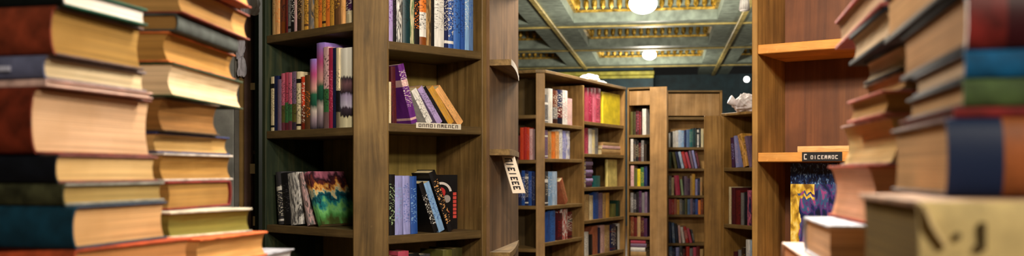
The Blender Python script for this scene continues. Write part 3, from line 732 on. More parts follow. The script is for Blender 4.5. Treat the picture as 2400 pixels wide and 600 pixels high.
# magazine with its cover outwards in the lower compartment
def art_mat():
    m, nt, b = new_mat('magazine_cover_art', 0.35, 0.5)
    tc = nn(nt, 'ShaderNodeTexCoord'); sx = nn(nt, 'ShaderNodeSeparateXYZ'); nt.links.new(tc.outputs['Generated'], sx.inputs[0])
    def noise(sc, det, loc):
        mp = nn(nt, 'ShaderNodeMapping'); mp.inputs['Location'].default_value = loc; nt.links.new(tc.outputs['Generated'], mp.inputs[0])
        n = nn(nt, 'ShaderNodeTexNoise'); n.inputs['Scale'].default_value = sc; n.inputs['Detail'].default_value = det; n.inputs['Distortion'].default_value = 0.8
        nt.links.new(mp.outputs[0], n.inputs['Vector']); return n.outputs['Fac']
    r = ramp(nt, [(0.36, lin((12,14,40))), (0.48, lin((20,34,84))), (0.54, lin((86,40,104))), (0.6, lin((24,84,120))), (0.68, lin((150,60,120)))])
    nt.links.new(noise(5.0, 5, (3,1,2)), r.inputs['Fac'])
    c = r.outputs['Color']
    # dark starry head band
    r2 = ramp(nt, [(0.42, lin((14,16,40))), (0.56, lin((24,50,104))), (0.66, lin((120,150,190)))])
    nt.links.new(noise(22.0, 3, (1,5,7)), r2.inputs['Fac'])
    g = nn(nt, 'ShaderNodeMath', operation='GREATER_THAN'); g.inputs[1].default_value = 0.80; nt.links.new(sx.outputs['Z'], g.inputs[0])
    c = mix(nt, g.outputs[0], c, r2.outputs['Color'])
    # yellow arch on the spine side
    n3 = noise(4.0, 4, (7,2,9))
    def math2(op, a, bv):
        q = nn(nt, 'ShaderNodeMath', operation=op)
        for k_, v_ in ((0, a), (1, bv)):
            if hasattr(v_, 'is_output'): nt.links.new(v_, q.inputs[k_])
            else: q.inputs[k_].default_value = v_
        return q.outputs[0]
    yy = math2('ADD', sx.outputs['Y'], math2('MULTIPLY', math2('SUBTRACT', n3, 0.5), 0.35))
    zz = math2('ADD', sx.outputs['Z'], math2('MULTIPLY', math2('SUBTRACT', n3, 0.5), 0.15))
    trunk = math2('LESS_THAN', yy, 0.20)
    arch = math2('MULTIPLY', math2('GREATER_THAN', zz, 0.66), math2('LESS_THAN', yy, 0.56))
    hole = math2('MULTIPLY', math2('LESS_THAN', math2('ABSOLUTE', math2('SUBTRACT', zz, 0.70), 0.0), 0.012), math2('GREATER_THAN', yy, 0.15))
    both = math2('MAXIMUM', trunk, arch)
    both = math2('MULTIPLY', both, math2('LESS_THAN', sx.outputs['Z'], 0.80))
    both = math2('MULTIPLY', both, math2('SUBTRACT', 1.0, hole))
    class _M: outputs = [both]
    mu = _M
    r4 = ramp(nt, [(0.35, lin((120,84,22))), (0.5, lin((206,162,52))), (0.66, lin((232,206,120)))])
    nt.links.new(noise(7.0, 4, (4,4,1)), r4.inputs['Fac'])
    c = mix(nt, mu.outputs[0], c, r4.outputs['Color'])
    ga = nn(nt, 'ShaderNodeMath', operation='COMPARE'); ga.inputs[1].default_value = 0.19; ga.inputs[2].default_value = 0.03; nt.links.new(sx.outputs['Z'], ga.inputs[0])
    c = mix(nt, ga.outputs[0], c, lin((150,160,186)))
    nt.links.new(c, b.inputs['Base Color']); return m
u0, d0 = FD.hit(1852, 0.10); u1, _ = FD.hit(1962, 0.10)
cm, pm = book_mesh(0.008, 0.317, u1-u0, False)
mg = mesh_obj('magazine', cm, art_mat()); mesh_obj('pages', pm, PAGE_SHELF, mg)
mg.matrix_world = face_m = FD.mat(u0, 0.11, 0.7554) @ Matrix.Rotation(-PI/2, 4, 'Z')
tag(mg, 'magazine with dark blue and yellow cover standing face out under the black label', 'magazine')

# ================================================================== FOREGROUND STACKS
def fg_book(name, C, dA, LA, dB, LB, z0, z1, spine, cover, pages, label, group, tb=0.0028, over=0.0035, bulge=0.35, cat='book', tilt=0.0, hollow=True, board=None):
    """book lying flat. Its vertical corner C, edges LA along dA and LB along dB; spine on side
    'A' (the visible face through C along dA), 'B', 'A2' (opposite A) or 'B2'."""
    # local frame: x = across from spine to fore-edge, y = along the spine
    A, B = Vector(dA), Vector(dB)
    C = Vector(C)
    if spine == 'A':   o, ex, ey, W, Ln = C, B, A, LB, LA
    elif spine == 'A2': o, ex, ey, W, Ln = C+B*LB, -B, A, LB, LA
    elif spine == 'B':  o, ex, ey, W, Ln = C, A, B, LA, LB
    else:               o, ex, ey, W, Ln = C+A*LA, -A, B, LA, LB
    T = z1-z0-0.0004
    flip = (ex.x*ey.y - ex.y*ey.x) < 0
    if flip:   # keep the frame right handed: start from the other end of the spine
        o = o+ey*Ln; ey = -ey
    cv = bmesh.new()
    r = random.Random(label)
    n = 16
    bul = bulge*min(T, 0.05)*0.5
    # boards with softened edges and a faint warp
    for zz in (0.0, T-tb):
        add_box(cv, (0.002, 0, zz), (W, Ln, zz+tb), 0.0009, 2)
    # rounded spine shell
    prof = []
    for i in range(n+1):
        a = PI*i/n
        prof.append((-bul*math.sin(a)+0.002, T*0.5-(T*0.5)*math.cos(a)))
    ins = [(x+tb*0.8, T*0.5+(z-T*0.5)*(1-2*tb*0.7/T)) for x, z in prof]
    ring = []
    for yy in (0.0, Ln):
        ring.append(([cv.verts.new((x, yy, z)) for x, z in prof], [cv.verts.new((x, yy, z)) for x, z in ins]))
    (o0, i0), (o1, i1) = ring
    for i in range(n):
        cv.faces.new((o0[i], o0[i+1], o1[i+1], o1[i])); cv.faces.new((i0[i+1], i0[i], i1[i], i1[i+1]))
        cv.faces.new((o0[i+1], o0[i], i0[i], i0[i+1])); cv.faces.new((o1[i], o1[i+1], i1[i+1], i1[i]))
    cv.faces.new((o0[0], i0[0], i1[0], o1[0])); cv.faces.new((i0[n], o0[n], o1[n], i1[n]))
    mats = [cover] if board is None else [cover, board]
    co = mesh_obj(name, cv, mats, smooth=True)
    co.data.set_sharp_from_angle(angle=math.radians(32))
    if board is not None:
        for p in co.data.polygons:
            if p.center.x > 0.004: p.material_index = 1
    # page block, hollow along the fore-edge
    pg = bmesh.new()
    nz, ny = 8, 6
    th = T-2*tb-0.0002
    secs = []
    for j in range(ny+1):
        y = over + (Ln-2*over)*j/ny
        front, back = [], []
        for i in range(nz+1):
            zz = i/nz
            hol = (0.16*min(th, 0.04))*math.sin(PI*zz) if hollow else 0.0
            wob = r.uniform(-0.0004, 0.0004)
            front.append(pg.verts.new((W-over-hol+wob, y, tb+0.0001+th*zz)))
            back.append(pg.verts.new((0.004-bul*0.6*math.sin(PI*zz), y, tb+0.0001+th*zz)))
        secs.append(front+list(reversed(back)))
    m = len(secs[0])
    for j in range(ny):
        for i in range(m):
            k = (i+1) % m
            pg.faces.new((secs[j][i], secs[j][k], secs[j+1][k], secs[j+1][i]))
    # ends as strips between front and back so the page lines stay flat
    for s in (secs[0], secs[ny]):
        for i in range(nz):
            pg.faces.new((s[i], s[i+1], s[m-2-i], s[m-1-i]))
    mesh_obj('pages', pg, pages, co)
    R = Matrix(((ex.x, ey.x, 0, o.x), (ex.y, ey.y, 0, o.y), (0, 0, 1, z0), (0, 0, 0, 1)))
    co.matrix_world = R
    tag(co, label, cat, group)
    return co

def solve_len(px_corner, d, s, c, px_end):
    """edge length so that an edge from column px_corner at distance d, heading (s, c), ends at column px_end"""
    k = (px_end-CX)/F
    X = (px_corner-CX)/F*d
    return (k*d - X)/(s - k*c)

PG = {}
def pg(rgb, axis='z'):
    if (rgb, axis) not in PG: PG[(rgb, axis)] = pages_mat('book_pages', rgb, axis, 800.0)
    return PG[(rgb, axis)]
CL = {}
def cl(rgb, **k):
    key = (rgb, repr(k))
    if key not in CL: CL[key] = cloth_mat('book_cover', rgb, **k)
    return CL[key]

def stack_left(px, d, ang, px_end, LB, z0, z1, spine, crgb, prgb, label, group, **k):
    a = math.radians(ang); s, c = math.sin(a), math.cos(a)
    L = solve_len(px, d, s, c, px_end)
    L = max(0.06, min(0.40, L))
    return fg_book('book', ray(px, d), (s, c), L, (-c, s), LB, z0, z1, spine, crgb if not isinstance(crgb, tuple) else cl(crgb), pg(prgb), label, group, **k)

def stack_right(px, d, ang, px_end, LB, z0, z1, spine, crgb, prgb, label, group, **k):
    a = math.radians(ang); s, c = math.sin(a), math.cos(a)
    L = solve_len(px, d, s, c, px_end)
    L = max(0.06, min(0.40, L))
    return fg_book('book', ray(px, d), (s, c), L, (c, -s), LB, z0, z1, spine, crgb if not isinstance(crgb, tuple) else cl(crgb), pg(prgb), label, group, **k)

TABLE = 0.90
G1 = 'books stacked nearest on the dark table'
leather = cloth_mat('red_brown_leather', (112,48,30), 0.45, [(0.185,0.004,(60,22,16)),(0.20,0.003,(60,22,16))], 0.3)
stack_left(176, 1.0, 13, 450, 0.25, TABLE+0.001, 0.9305, 'B', (120,40,30), (176,132,84), 'plain dark red book at the very bottom, under the big orange red one', G1)
stack_left(178, 1.0, 18, 450, 0.27, 0.9305, 0.9659, 'B', (166,70,38), (188,128,78), 'big orange red book under the dark teal one', G1)
stack_left(178, 1.0, 12, 393, 0.24, 0.9659, 1.0123, 'B', (12,46,62), (196,152,104), 'dark teal hardback with orange tan pages low in the nearer stack', G1, board=cl((44,54,70)))
stack_left(150, 1.0, 13, 386, 0.22, 1.0123, 1.0364, 'B', cloth_mat('dark_olive_patterned_cloth', (48,48,32), 0.5, [(0.16,0.003,(120,110,70)),(0.19,0.002,(120,110,70)),(0.2,0.002,(20,20,14))], 0.6), (158,132,80), 'thin dark olive patterned book between black and teal hardbacks', G1, board=cl((120,118,110)))
stack_left(134, 1.0, 13, 371, 0.22, 1.0364, 1.0682, 'B', cloth_mat('black_book_cloth', (14,16,22), 0.45, [(0.2,0.012,(40,44,52))], 0.3), (200,164,112), 'black hardback under the thickest red brown book', G1, board=cl((108,64,60)))
stack_left(82, 1.0, 13, 357, 0.24, 1.0682, 1.1405, 'B', cloth_mat('deep_red_brown_leather', (94,36,22), 0.45, None, 0.35), (200,162,128), 'thickest red brown leather book with pinkish beige pages', G1)
stack_left(106, 1.0, 14, 359, 0.23, 1.1405, 1.1482, 'B', (196,160,150), (220,196,184), 'thin pale pink booklet lying on the thickest red brown book', G1, tb=0.0016, bulge=0.1)  # added slab standing for the lit cover edge of the book below
slate = cloth_mat('slate_blue_paper_cover', (88,90,116), 0.55, None, 0.15)
b2 = stack_left(105, 1.0, 13, 344, 0.23, 1.1482, 1.1736, 'B', slate, (218,196,160), 'slate blue book with pale spine lettering', G1, board=cl((116,104,108)))
m_let, nt, b = new_mat('pale_spine_lettering', 0.5); b.inputs['Base Color'].default_value = lin((176,176,196))
bm = bmesh.new()
r = random.Random(2)
y = 0.018
while y < 0.19:
    wl = r.uniform(0.002, 0.0036); hh = r.choice((0.0055, 0.0055, 0.0072))
    if r.random() < 0.86: add_box(bm, (-0.0052, 0.23-y-wl, 0.0085), (-0.0012, 0.23-y, 0.0085+hh))
    y += wl+0.0013
let = mesh_obj('lettering', bm, m_let, b2)
stack_left(128, 1.0, 12, 338, 0.24, 1.1736, 1.2264, 'B', leather, (150,114,58), 'red brown leather book with mustard tan pages over the slate blue one', G1, board=cl((84,66,62)))
stack_left(148, 1.0, 13, 347, 0.22, 1.2264, 1.2475, 'B', cloth_mat('black_green_cloth', (14,18,18), 0.5, None, 0.3), (226,218,212), 'black spined book with green board and white pages, topmost of the nearer stack', G1, board=cl((16,70,54)))

G2 = 'books stacked behind on the dark table'
D2 = 1.25
stack_left(500, D2, 10, 690, 0.30, TABLE+0.001, 0.925, 'A2', (150,150,160), (206,206,214), 'pale blue grey book at the very bottom, under the orange covered one', G2)
stack_left(470, 1.22, 15, 628, 0.22, 0.925, 0.9612, 'A2', (206,104,58), (196,146,88), 'orange covered book below the mottled green one', G2, board=cl((206,104,58)))
stack_left(400, 1.22, 26, 592, 0.19, 0.9615, 0.9965, 'A2', (128,118,66), (124,116,54), 'mottled olive green paged book with pale boards above the orange covered one', G2, board=cl((186,178,160)))
stack_left(395, D2, 9, 540, 0.19, 0.9968, 1.0358, 'B2', (116,42,38), (150,112,60), 'burgundy book with tan pages resting on the mottled green one', G2)
stack_left(385, D2, 9, 547, 0.18, 1.0358, 1.0740, 'A2', (168,158,150), (146,108,54), 'pale grey boarded book over the burgundy one', G2)
stack_left(368, D2, 9, 539, 0.18, 1.0740, 1.1023, 'A2', (34,42,82), (178,142,88), 'navy boarded book with tan pages', G2)
stack_left(384, D2, 8, 516, 0.17, 1.1023, 1.1490, 'A2', (62,46,28), (122,84,42), 'shorter dark tan book between the navy and the green boarded ones', G2)
stack_left(408, D2, 3, 570, 0.19, 1.1490, 1.1948, 'A2', (116,108,98), (214,188,154), 'cream paged book with green underside in the farther stack', G2, board=cl((44,58,34)))
stack_left(396, D2, 3, 552, 0.19, 1.1950, 1.2363, 'A2', (168,92,46), (160,118,60), 'orange brown boarded book with golden tan pages', G2)
stack_left(414, D2, 3, 556, 0.18, 1.2363, 1.2602, 'A', (58,62,60), (146,108,60), 'dark grey green cloth spined book between two tan ones', G2)
stack_left(430, D2, 3, 586, 0.20, 1.2602, 1.3015, 'A2', (40,34,24), (176,134,80), 'thick tan paged book with dark red edged boards near the top', G2, board=cl((110,50,36)))
stack_left(470, D2, 3, 590, 0.18, 1.3015, 1.345, 'A2', (138,58,34), (190,142,80), 'topmost red boarded book in the farther stack, mostly above the frame', G2)

G3 = 'books stacked behind at the golden bookcase side'
D3 = 0.95
stack_right(1918, D3, 10, 1833, 0.20, TABLE+0.001, 0.9530, 'B2', (224,196,188), (214,150,112), 'pale edged book with orange pink pages, lowest of the farther stack', G3)
stack_right(1940, D3, 10, 1884, 0.19, 0.9530, 0.9950, 'B2', (196,200,216), (214,168,130), 'book with bluish white cover on top, jutting out below the red one', G3)
stack_right(2030, D3, 8, 1940, 0.17, 0.9952, 1.0560, 'A2', (160,70,52), (206,146,112), 'red covered book with salmon pages standing over the bluish white one', G3)
stack_right(2082, D3, 8, 1970, 0.17, 1.0560, 1.1060, 'A2', (150,116,108), (190,158,106), 'dusty pink covered book with cream olive pages', G3)
stack_right(2066, D3, 8, 1985, 0.18, 1.1060, 1.1320, 'A2', (176,106,98), (164,122,72), 'thin pink covered book with rounded tan page edges', G3, bulge=0.6)
stack_right(2112, D3, 9, 2023, 0.16, 1.1320, 1.1520, 'A2', (110,90,62), (150,112,68), 'thin tan book set back between pink and black covers', G3)
stack_right(2106, D3, 9, 2024, 0.16, 1.1520, 1.1790, 'A2', (34,34,30), (186,158,122), 'black boarded book with pale pages, set back', G3)
stack_right(2070, D3, 11, 1990, 0.18, 1.1790, 1.2170, 'A2', (20,22,30), (180,152,122), 'large black boarded book with grey cream pages, jutting out high up', G3, tb=0.005)
stack_right(2062, D3, 12, 1957, 0.18, 1.2170, 1.2560, 'A2', (150,80,78), (170,136,104), 'topmost dusty pink book, slanting out of the frame over the black boards', G3, tb=0.004)

G4 = 'books stacked closest on the oak table'
D4 = 0.62
jacket = cloth_mat('cream_dust_jacket', (188,164,112), 0.6, None, 0.12)
cb = stack_right(2152, 0.555, 10, 2012, 0.24, 0.964, 1.0325, 'B', jacket, (120,96,46), 'closest big cream jacketed book with dark marks on its spine', G4, board=cl((168,132,110)), bulge=0.25, tb=0.004)
# marks and torn jacket edge on the spine of the cream book
m_mark, nt, b = new_mat('faded_dark_mark', 0.7); b.inputs['Base Color'].default_value = lin((74,58,28))
bm = bmesh.new()
Lc = 0.24
def spine_xy(dx, dz):   # distance from the visible corner, depth below the top
    return Lc-dx if True else dx, 1.0325-0.964-dz
sc = 0.55/F
def mark_box(bmx, px0, px1, py0, py1, x=-0.0075):
    y0, y1 = (px0-2152)*sc, (px1-2152)*sc
    z0, z1 = zat(py1, 0.55)-0.964, zat(py0, 0.55)-0.964
    ya, yb = Lc-y1, Lc-y0
    add_box(bmx, (x, ya, z0), (0.0, yb, z1), 0.0003)
mark_box(bm, 2282, 2294, 520, 584); mark_box(bm, 2270, 2283, 574, 584)
mesh_obj('spine_mark', bm, m_mark, cb)
bm = bmesh.new()
bmesh.ops.create_icosphere(bm, subdivisions=2, radius=1.0)
for v in bm.verts:
    v.co = Vector((v.co.x*0.0012-0.0064, v.co.y*0.0023+Lc-(2232-2152)*sc, v.co.z*0.0024+zat(552,0.55)-0.964))
mesh_obj('spine_mark', bm, m_mark, cb)
m_tear, nt, b = new_mat('torn_paper_edge', 0.8); b.inputs['Base Color'].default_value = lin((206,180,132))
bm = bmesh.new()
pts = [(2156,478),(2166,500),(2176,528),(2190,552),(2206,574)]
prev = None
for (x, y) in pts:
    yy = Lc-(x-2152)*sc; zz = zat(y, 0.55)-0.964
    q = [bm.verts.new((-0.0095, yy+0.0012, zz)), bm.verts.new((-0.0095, yy-0.0010, zz+0.0004)), bm.verts.new((0.001, yy-0.0010, zz)), bm.verts.new((0.001, yy+0.0012, zz))]
    if prev:
        for i in range(4): bm.faces.new((prev[i], prev[(i+1) % 4], q[(i+1) % 4], q[i]))
    else: bm.faces.new(q)
    prev = q
bm.faces.new(list(reversed(prev)))
mesh_obj('torn_edge', bm, m_tear, cb)
stack_right(2165, 0.57, 10, 2030, 0.22, TABLE+0.001, 0.964, 'B', (120,96,70), (150,120,80), 'thick plain brown book at the bottom, beneath the cream jacketed one', G4)
navy = cloth_mat('brown_and_navy_jacket', (140,78,40), 0.5, [(0.213,0.034,(22,34,62))], 0.25)
stack_right(2216, D4, 12, 2088, 0.23, 1.0328, 1.0850, 'B', navy, (188,142,92), 'thick book in brown jacket with torn navy corner', G4, board=cl((96,80,76)))
stack_right(2236, D4, 12, 2106, 0.20, 1.0850, 1.0922, 'B', (110,30,30), (176,136,96), 'very thin burgundy book between the green and brown spines', G4, tb=0.0015)
stack_right(2258, D4, 12, 2124, 0.20, 1.0922, 1.1110, 'B', (66,84,48), (182,140,92), 'green spined book beneath the blue one', G4, board=cl((52,52,54)))
stack_right(2261, D4, 12.8, 2138, 0.20, 1.1110, 1.1300, 'B', (10,78,120), (186,156,126), 'bright blue spined book over the green one', G4, board=cl((60,64,76)))
stripes = cloth_mat('dark_red_striped_leather', (96,30,28), 0.4, [(0.19,0.012,(50,14,20)),(0.16,0.006,(34,10,20)),(0.135,0.008,(60,16,22)),(0.105,0.01,(40,12,18))], 0.4)
stack_right(2264, D4, 12.8, 2110, 0.22, 1.1300, 1.1730, 'B', stripes, (176,130,84), 'dark red striped leather book over the bright blue one', G4, tb=0.005, board=cl((24,18,20)))
stack_right(2250, D4, 12.8, 2072, 0.22, 1.1730, 1.2200, 'B', (40,30,28), (190,142,88), 'topmost tan paged book with black boards, cut by the frame', G4, tb=0.005, board=cl((16,14,16)))

# ------------------------------------------------------------------ tables under the stacks
def table(name, x0, x1, y0, y1, ztop, mat, label, rz=0.0):
    root = empty(name, ((x0+x1)/2, (y0+y1)/2, 0), rz)
    tag(root, label, 'table')
    hx, hy = (x1-x0)/2, (y1-y0)/2
    bm = bmesh.new(); add_box(bm, (-hx, -hy, ztop-0.035), (hx, hy, ztop), 0.004, 2)
    mesh_obj('table_top', bm, mat, root)
    bm = bmesh.new()
    a = 0.05
    for lo, hi in (((-hx+a, -hy+a, 0), (hx-a, -hy+a+0.02, 0)), ((-hx+a, hy-a-0.02, 0), (hx-a, hy-a, 0)), ((-hx+a, -hy+a, 0), (-hx+a+0.02, hy-a, 0)), ((hx-a-0.02, -hy+a, 0), (hx-a, hy-a, 0))):
        add_box(bm, (lo[0], lo[1], ztop-0.135), (hi[0], hi[1], ztop-0.036))
    mesh_obj('apron', bm, mat, root)
    for sx in (-1, 1):
        for sy in (-1, 1):
            bm = bmesh.new(); cx, cy = sx*(hx-a-0.03), sy*(hy-a-0.03)
            bmesh.ops.create_cone(bm, segments=16, radius1=0.022, radius2=0.032, depth=ztop-0.037, cap_ends=True)
            for v in bm.verts: v.co += Vector((cx, cy, (ztop-0.037)/2))
            mesh_obj('leg', bm, mat, root)
    return root
W_TAB = wood('dark_table_wood', (50,34,22), (78,54,34), (104,76,50), 'x')
W_TAB2 = wood('oak_table_wood', (100,74,46), (136,104,66), (164,130,88), 'x')
table('table', -1.25, -0.20, 0.80, 1.60, TABLE, W_TAB, 'dark wooden table carrying the two stacks with the slate blue book')
table('table', 0.18, 1.02, 0.40, 1.32, TABLE, W_TAB2, 'oak table carrying the stacks with the bright blue book')

# ================================================================== BEHIND THE FARTHER LEFT STACK: dark door with frame and tags
def solid(rgb, name, rough=0.6):
    m, nt, b = new_mat(name, rough, 0.3)
    tc = nn(nt, 'ShaderNodeTexCoord'); n = nn(nt, 'ShaderNodeTexNoise'); n.inputs['Scale'].default_value = 9.0; n.inputs['Detail'].default_value = 6
    nt.links.new(tc.outputs['Object'], n.inputs['Vector'])
    r = ramp(nt, [(0.3, lin(tuple(v*0.78 for v in rgb))), (0.7, lin(tuple(min(255, v*1.1) for v in rgb)))])
    nt.links.new(n.outputs['Fac'], r.inputs['Fac']); nt.links.new(r.outputs['Color'], b.inputs['Base Color'])
    return m
DW = Face(V2(430, 3.95), V2(612, 3.85))
def du(px): return DW.hit(px)[0]
dr = empty('door_1', (DW.a.x, DW.a.y, 0)); tag(dr, 'dark door with pale strips and green frame behind the farther stack', kind='structure')
part_prism('door_panel', dr, rect(DW, du(430), du(612), 0.03, 0.06), 0, 2.35, solid((34,24,22), 'dark_door_paint'), DW.phi, 0)
part_prism('grey_board', dr, rect(DW, du(440), du(543), 0.012, 0.0298), 0, 1.62, solid((158,156,150), 'grey_door_board'), DW.phi)
part_prism('grey_strip', dr, rect(DW, du(545), du(557), 0.012, 0.0298), 0, 2.30, solid((128,122,116), 'grey_strip_paint'), DW.phi)
part_prism('ochre_strip', dr, rect(DW, du(558), du(566), 0.006, 0.0298), 0, 2.30, solid((166,130,76), 'ochre_strip_paint'), DW.phi)
part_prism('mauve_strip', dr, rect(DW, du(568), du(584), 0.012, 0.0298), 0, 2.30, solid((126,98,92), 'mauve_strip_paint'), DW.phi)
part_prism('green_frame', dr, rect(DW, du(603), du(612), -0.02, 0.0298), 0, 2.35, solid((20,44,34), 'dark_green_paint'), DW.phi)
part_prism('rail', dr, rect(DW, du(585), du(602), 0.018, 0.0298), 1.118, 1.133, solid((70,52,44), 'brown_rail_paint'), DW.phi)
m_tag = solid((222,196,150), 'cream_tag_card')
for (x0, x1, y0, y1, lab) in ((583,605,384,407,'cream square tag on the dark door at shelf height'), (590,604,506,528,'small pale tag low on the dark door'), (584,601,196,212,'small ochre tag high on the dark door')):
    u0, u1 = du(x0), du(x1); d = 3.9
    bm = bmesh.new(); add_box(bm, (0, -0.003, 0), (u1-u0, 0, zat(y0, d)-zat(y1, d)), 0.0006)
    t_ = mesh_obj('tag', bm, m_tag if '384' != str(y1) else m_tag); t_.matrix_world = DW.mat(u0, 0.0116, zat(y1, d))
    tag(t_, lab, 'tag')
m_rag = solid((222,214,226), 'white_cloth_lace')
for i, (px, py, sx, sz, lab) in enumerate(((566,112,0.020,0.050,'upper white crumpled cloth hanging on the dark door'), (570,156,0.022,0.045,'lower white crumpled cloth hanging on the dark door'), (597,14,0.045,0.05,'pale crumpled cloth hanging at the top of the dark door'))):
    o = crumple('hanging_cloth', None, (sx, 0.012, sz), 40+i, m_rag)
    ww = DW.world(du(px), -0.008 if i < 2 else -0.036)
    o.location = (ww.x, ww.y, zat(py, 3.87)-sz); o.rotation_euler.z = DW.phi
    tag(o, lab, 'cloth')

# ================================================================== ROOM SHELL (its axes turned 9.2 degrees from the view)
TH = math.radians(9.2)
CE = 3.0
def shell(name, bm, mat, smooth=False):
    o = mesh_obj(name, bm, mat, None, smooth); o.rotation_euler = (0, 0, -TH); tag(o, kind='structure'); return o
R0, R1_, S0, S1 = -5.2, 4.2, -3.2, 19.4
m_green = solid((134,146,134), 'grey_green_ceiling_paint', 0.5)
m_coff = solid((84,108,98), 'coffer_green_paint', 0.5)
m_teal = solid((30,54,62), 'dark_teal_wall_paint', 0.6)
m_wall = solid((96,86,70), 'olive_wall_plaster', 0.7)
def floor_mat():
    m, nt, b = new_mat('worn_plank_floor', 0.45, 0.4)
    tc = nn(nt, 'ShaderNodeTexCoord'); br = nn(nt, 'ShaderNodeTexBrick'); br.offset = 0.37
    br.inputs['Scale'].default_value = 1.0; br.inputs['Brick Width'].default_value = 1.6; br.inputs['Row Height'].default_value = 0.13; br.inputs['Mortar Size'].default_value = 0.003
    br.inputs['Color1'].default_value = lin((104,74,48)); br.inputs['Color2'].default_value = lin((82,58,38)); br.inputs['Mortar'].default_value = lin((24,16,12))
    nt.links.new(tc.outputs['Object'], br.inputs['Vector'])
    n = nn(nt, 'ShaderNodeTexNoise'); n.inputs['Scale'].default_value = 5.0; n.inputs['Detail'].default_value = 6
    nt.links.new(tc.outputs['Object'], n.inputs['Vector'])
    r = ramp(nt, [(0.3, (0.6,0.6,0.6,1)), (0.7, (1.1,1.1,1.1,1))]); nt.links.new(n.outputs['Fac'], r.inputs['Fac'])
    nt.links.new(mix(nt, 0.8, br.outputs['Color'], r.outputs['Color'], 'MULTIPLY'), b.inputs['Base Color'])
    return m
bm = bmesh.new(); add_box(bm, (R0-0.2, S0-0.2, -0.1), (R1_+0.2, S1+0.2, 0.0)); shell('floor', bm, floor_mat())
bm = bmesh.new(); add_box(bm, (R0-0.15, S0, 0), (R0, S1, CE)); shell('wall_left', bm, m_wall)
bm = bmesh.new(); add_box(bm, (R1_, S0, 0), (R1_+0.15, S1, CE)); shell('wall_right', bm, m_wall)
bm = bmesh.new(); add_box(bm, (R0, S0-0.15, 0), (R1_, S0, CE)); shell('wall_front', bm, m_wall)
bm = bmesh.new(); add_box(bm, (R0, S1, 0), (R1_, S1+0.15, CE)); shell('wall_back', bm, m_teal)
# lower bulkhead with a gilt cornice on the far wall, ending above the pale post
m_gilt, nt, b = new_mat('gilt_moulding', 0.35, 0.5)
b.inputs['Metallic'].default_value = 0.55
tc = nn(nt, 'ShaderNodeTexCoord'); n = nn(nt, 'ShaderNodeTexNoise'); n.inputs['Scale'].default_value = 18.0; n.inputs['Detail'].default_value = 4
nt.links.new(tc.outputs['Object'], n.inputs['Vector'])
rr = ramp(nt, [(0.32, lin((112,84,22))), (0.55, lin((206,166,62))), (0.72, lin((240,210,120)))])
nt.links.new(n.outputs['Fac'], rr.inputs['Fac']); nt.links.new(rr.outputs['Color'], b.inputs['Base Color'])
m_strip = solid((178,160,96), 'dull_gold_ceiling_strip', 0.5)
m_cream = solid((170,164,72), 'yellow_cornice_paint', 0.5)
def room(r, s): return Vector((r*math.cos(TH)+s*math.sin(TH), -r*math.sin(TH)+s*math.cos(TH)))
def r_of(px, s):       # lateral room coordinate seen at column px at room depth s
    k = (px-CX)/F      # X = k*Y ; X = r c + s sn ; Y = -r sn + s c
    c, sn = math.cos(TH), math.sin(TH)
    return s*(k*c - sn)/(c + k*sn)
sb = 17.95
rb = r_of(1531, sb)
bm = bmesh.new(); add_box(bm, (R0, sb, 0), (rb, S1, CE-0.001)); shell('wall_back_bay', bm, m_teal)
bm = bmesh.new()
add_box(bm, (R0, sb-0.10, 2.86), (rb+0.02, sb, 2.93), 0.01); add_box(bm, (R0, sb-0.06, 2.80), (rb+0.01, sb, 2.855), 0.01)
shell('trim_1', bm, m_cream)

# ceiling: deep square coffers between broad beams
r_beam = [-1.472+2.452*k for k in range(-3, 4)]
s_beam = [12.65+2.5*k for k in range(-7, 4)]
HB = 0.30
r_beam = [r for r in r_beam if R0 < r < R1_]
s_beam = [s for s in s_beam if S0 < s < S1]
bm = bmesh.new()
add_box(bm, (R0-0.15, S0-0.15, CE+0.36), (R1_+0.15, S1+0.15, CE+0.46))
shell('ceiling', bm, m_coff)
ci = 1
bm = bmesh.new()
redge = [R0-0.15]; 
for r in r_beam:
    add_box(bm, (r-HB, S0-0.15, CE), (r+HB, S1+0.15, CE+0.36))
for s in s_beam:
    edges = [R0-0.15] + [v for r in r_beam for v in (r-HB, r+HB)] + [R1_+0.15]
    for i in range(0, len(edges), 2):
        if edges[i+1] > edges[i]+0.01: add_box(bm, (edges[i]+0.0005, s-HB, CE+0.0005), (edges[i+1]-0.0005, s+HB, CE+0.36))
shell('ceiling_beams', bm, m_green)
ti = 2
for r in r_beam:
    bm = bmesh.new(); add_box(bm, (r-0.035, S0, CE-0.03), (r+0.035, S1-0.02 if r > rb else sb-0.11, CE-0.0005), 0.008); shell('trim_%d' % ti, bm, m_strip); ti += 1
for s in s_beam:
    if s < 17.9:
        bm = bmesh.new(); add_box(bm, (R0, s-0.03, CE-0.022), (R1_, s+0.03, CE-0.0007), 0.006); shell('trim_%d' % ti, bm, m_strip); ti += 1
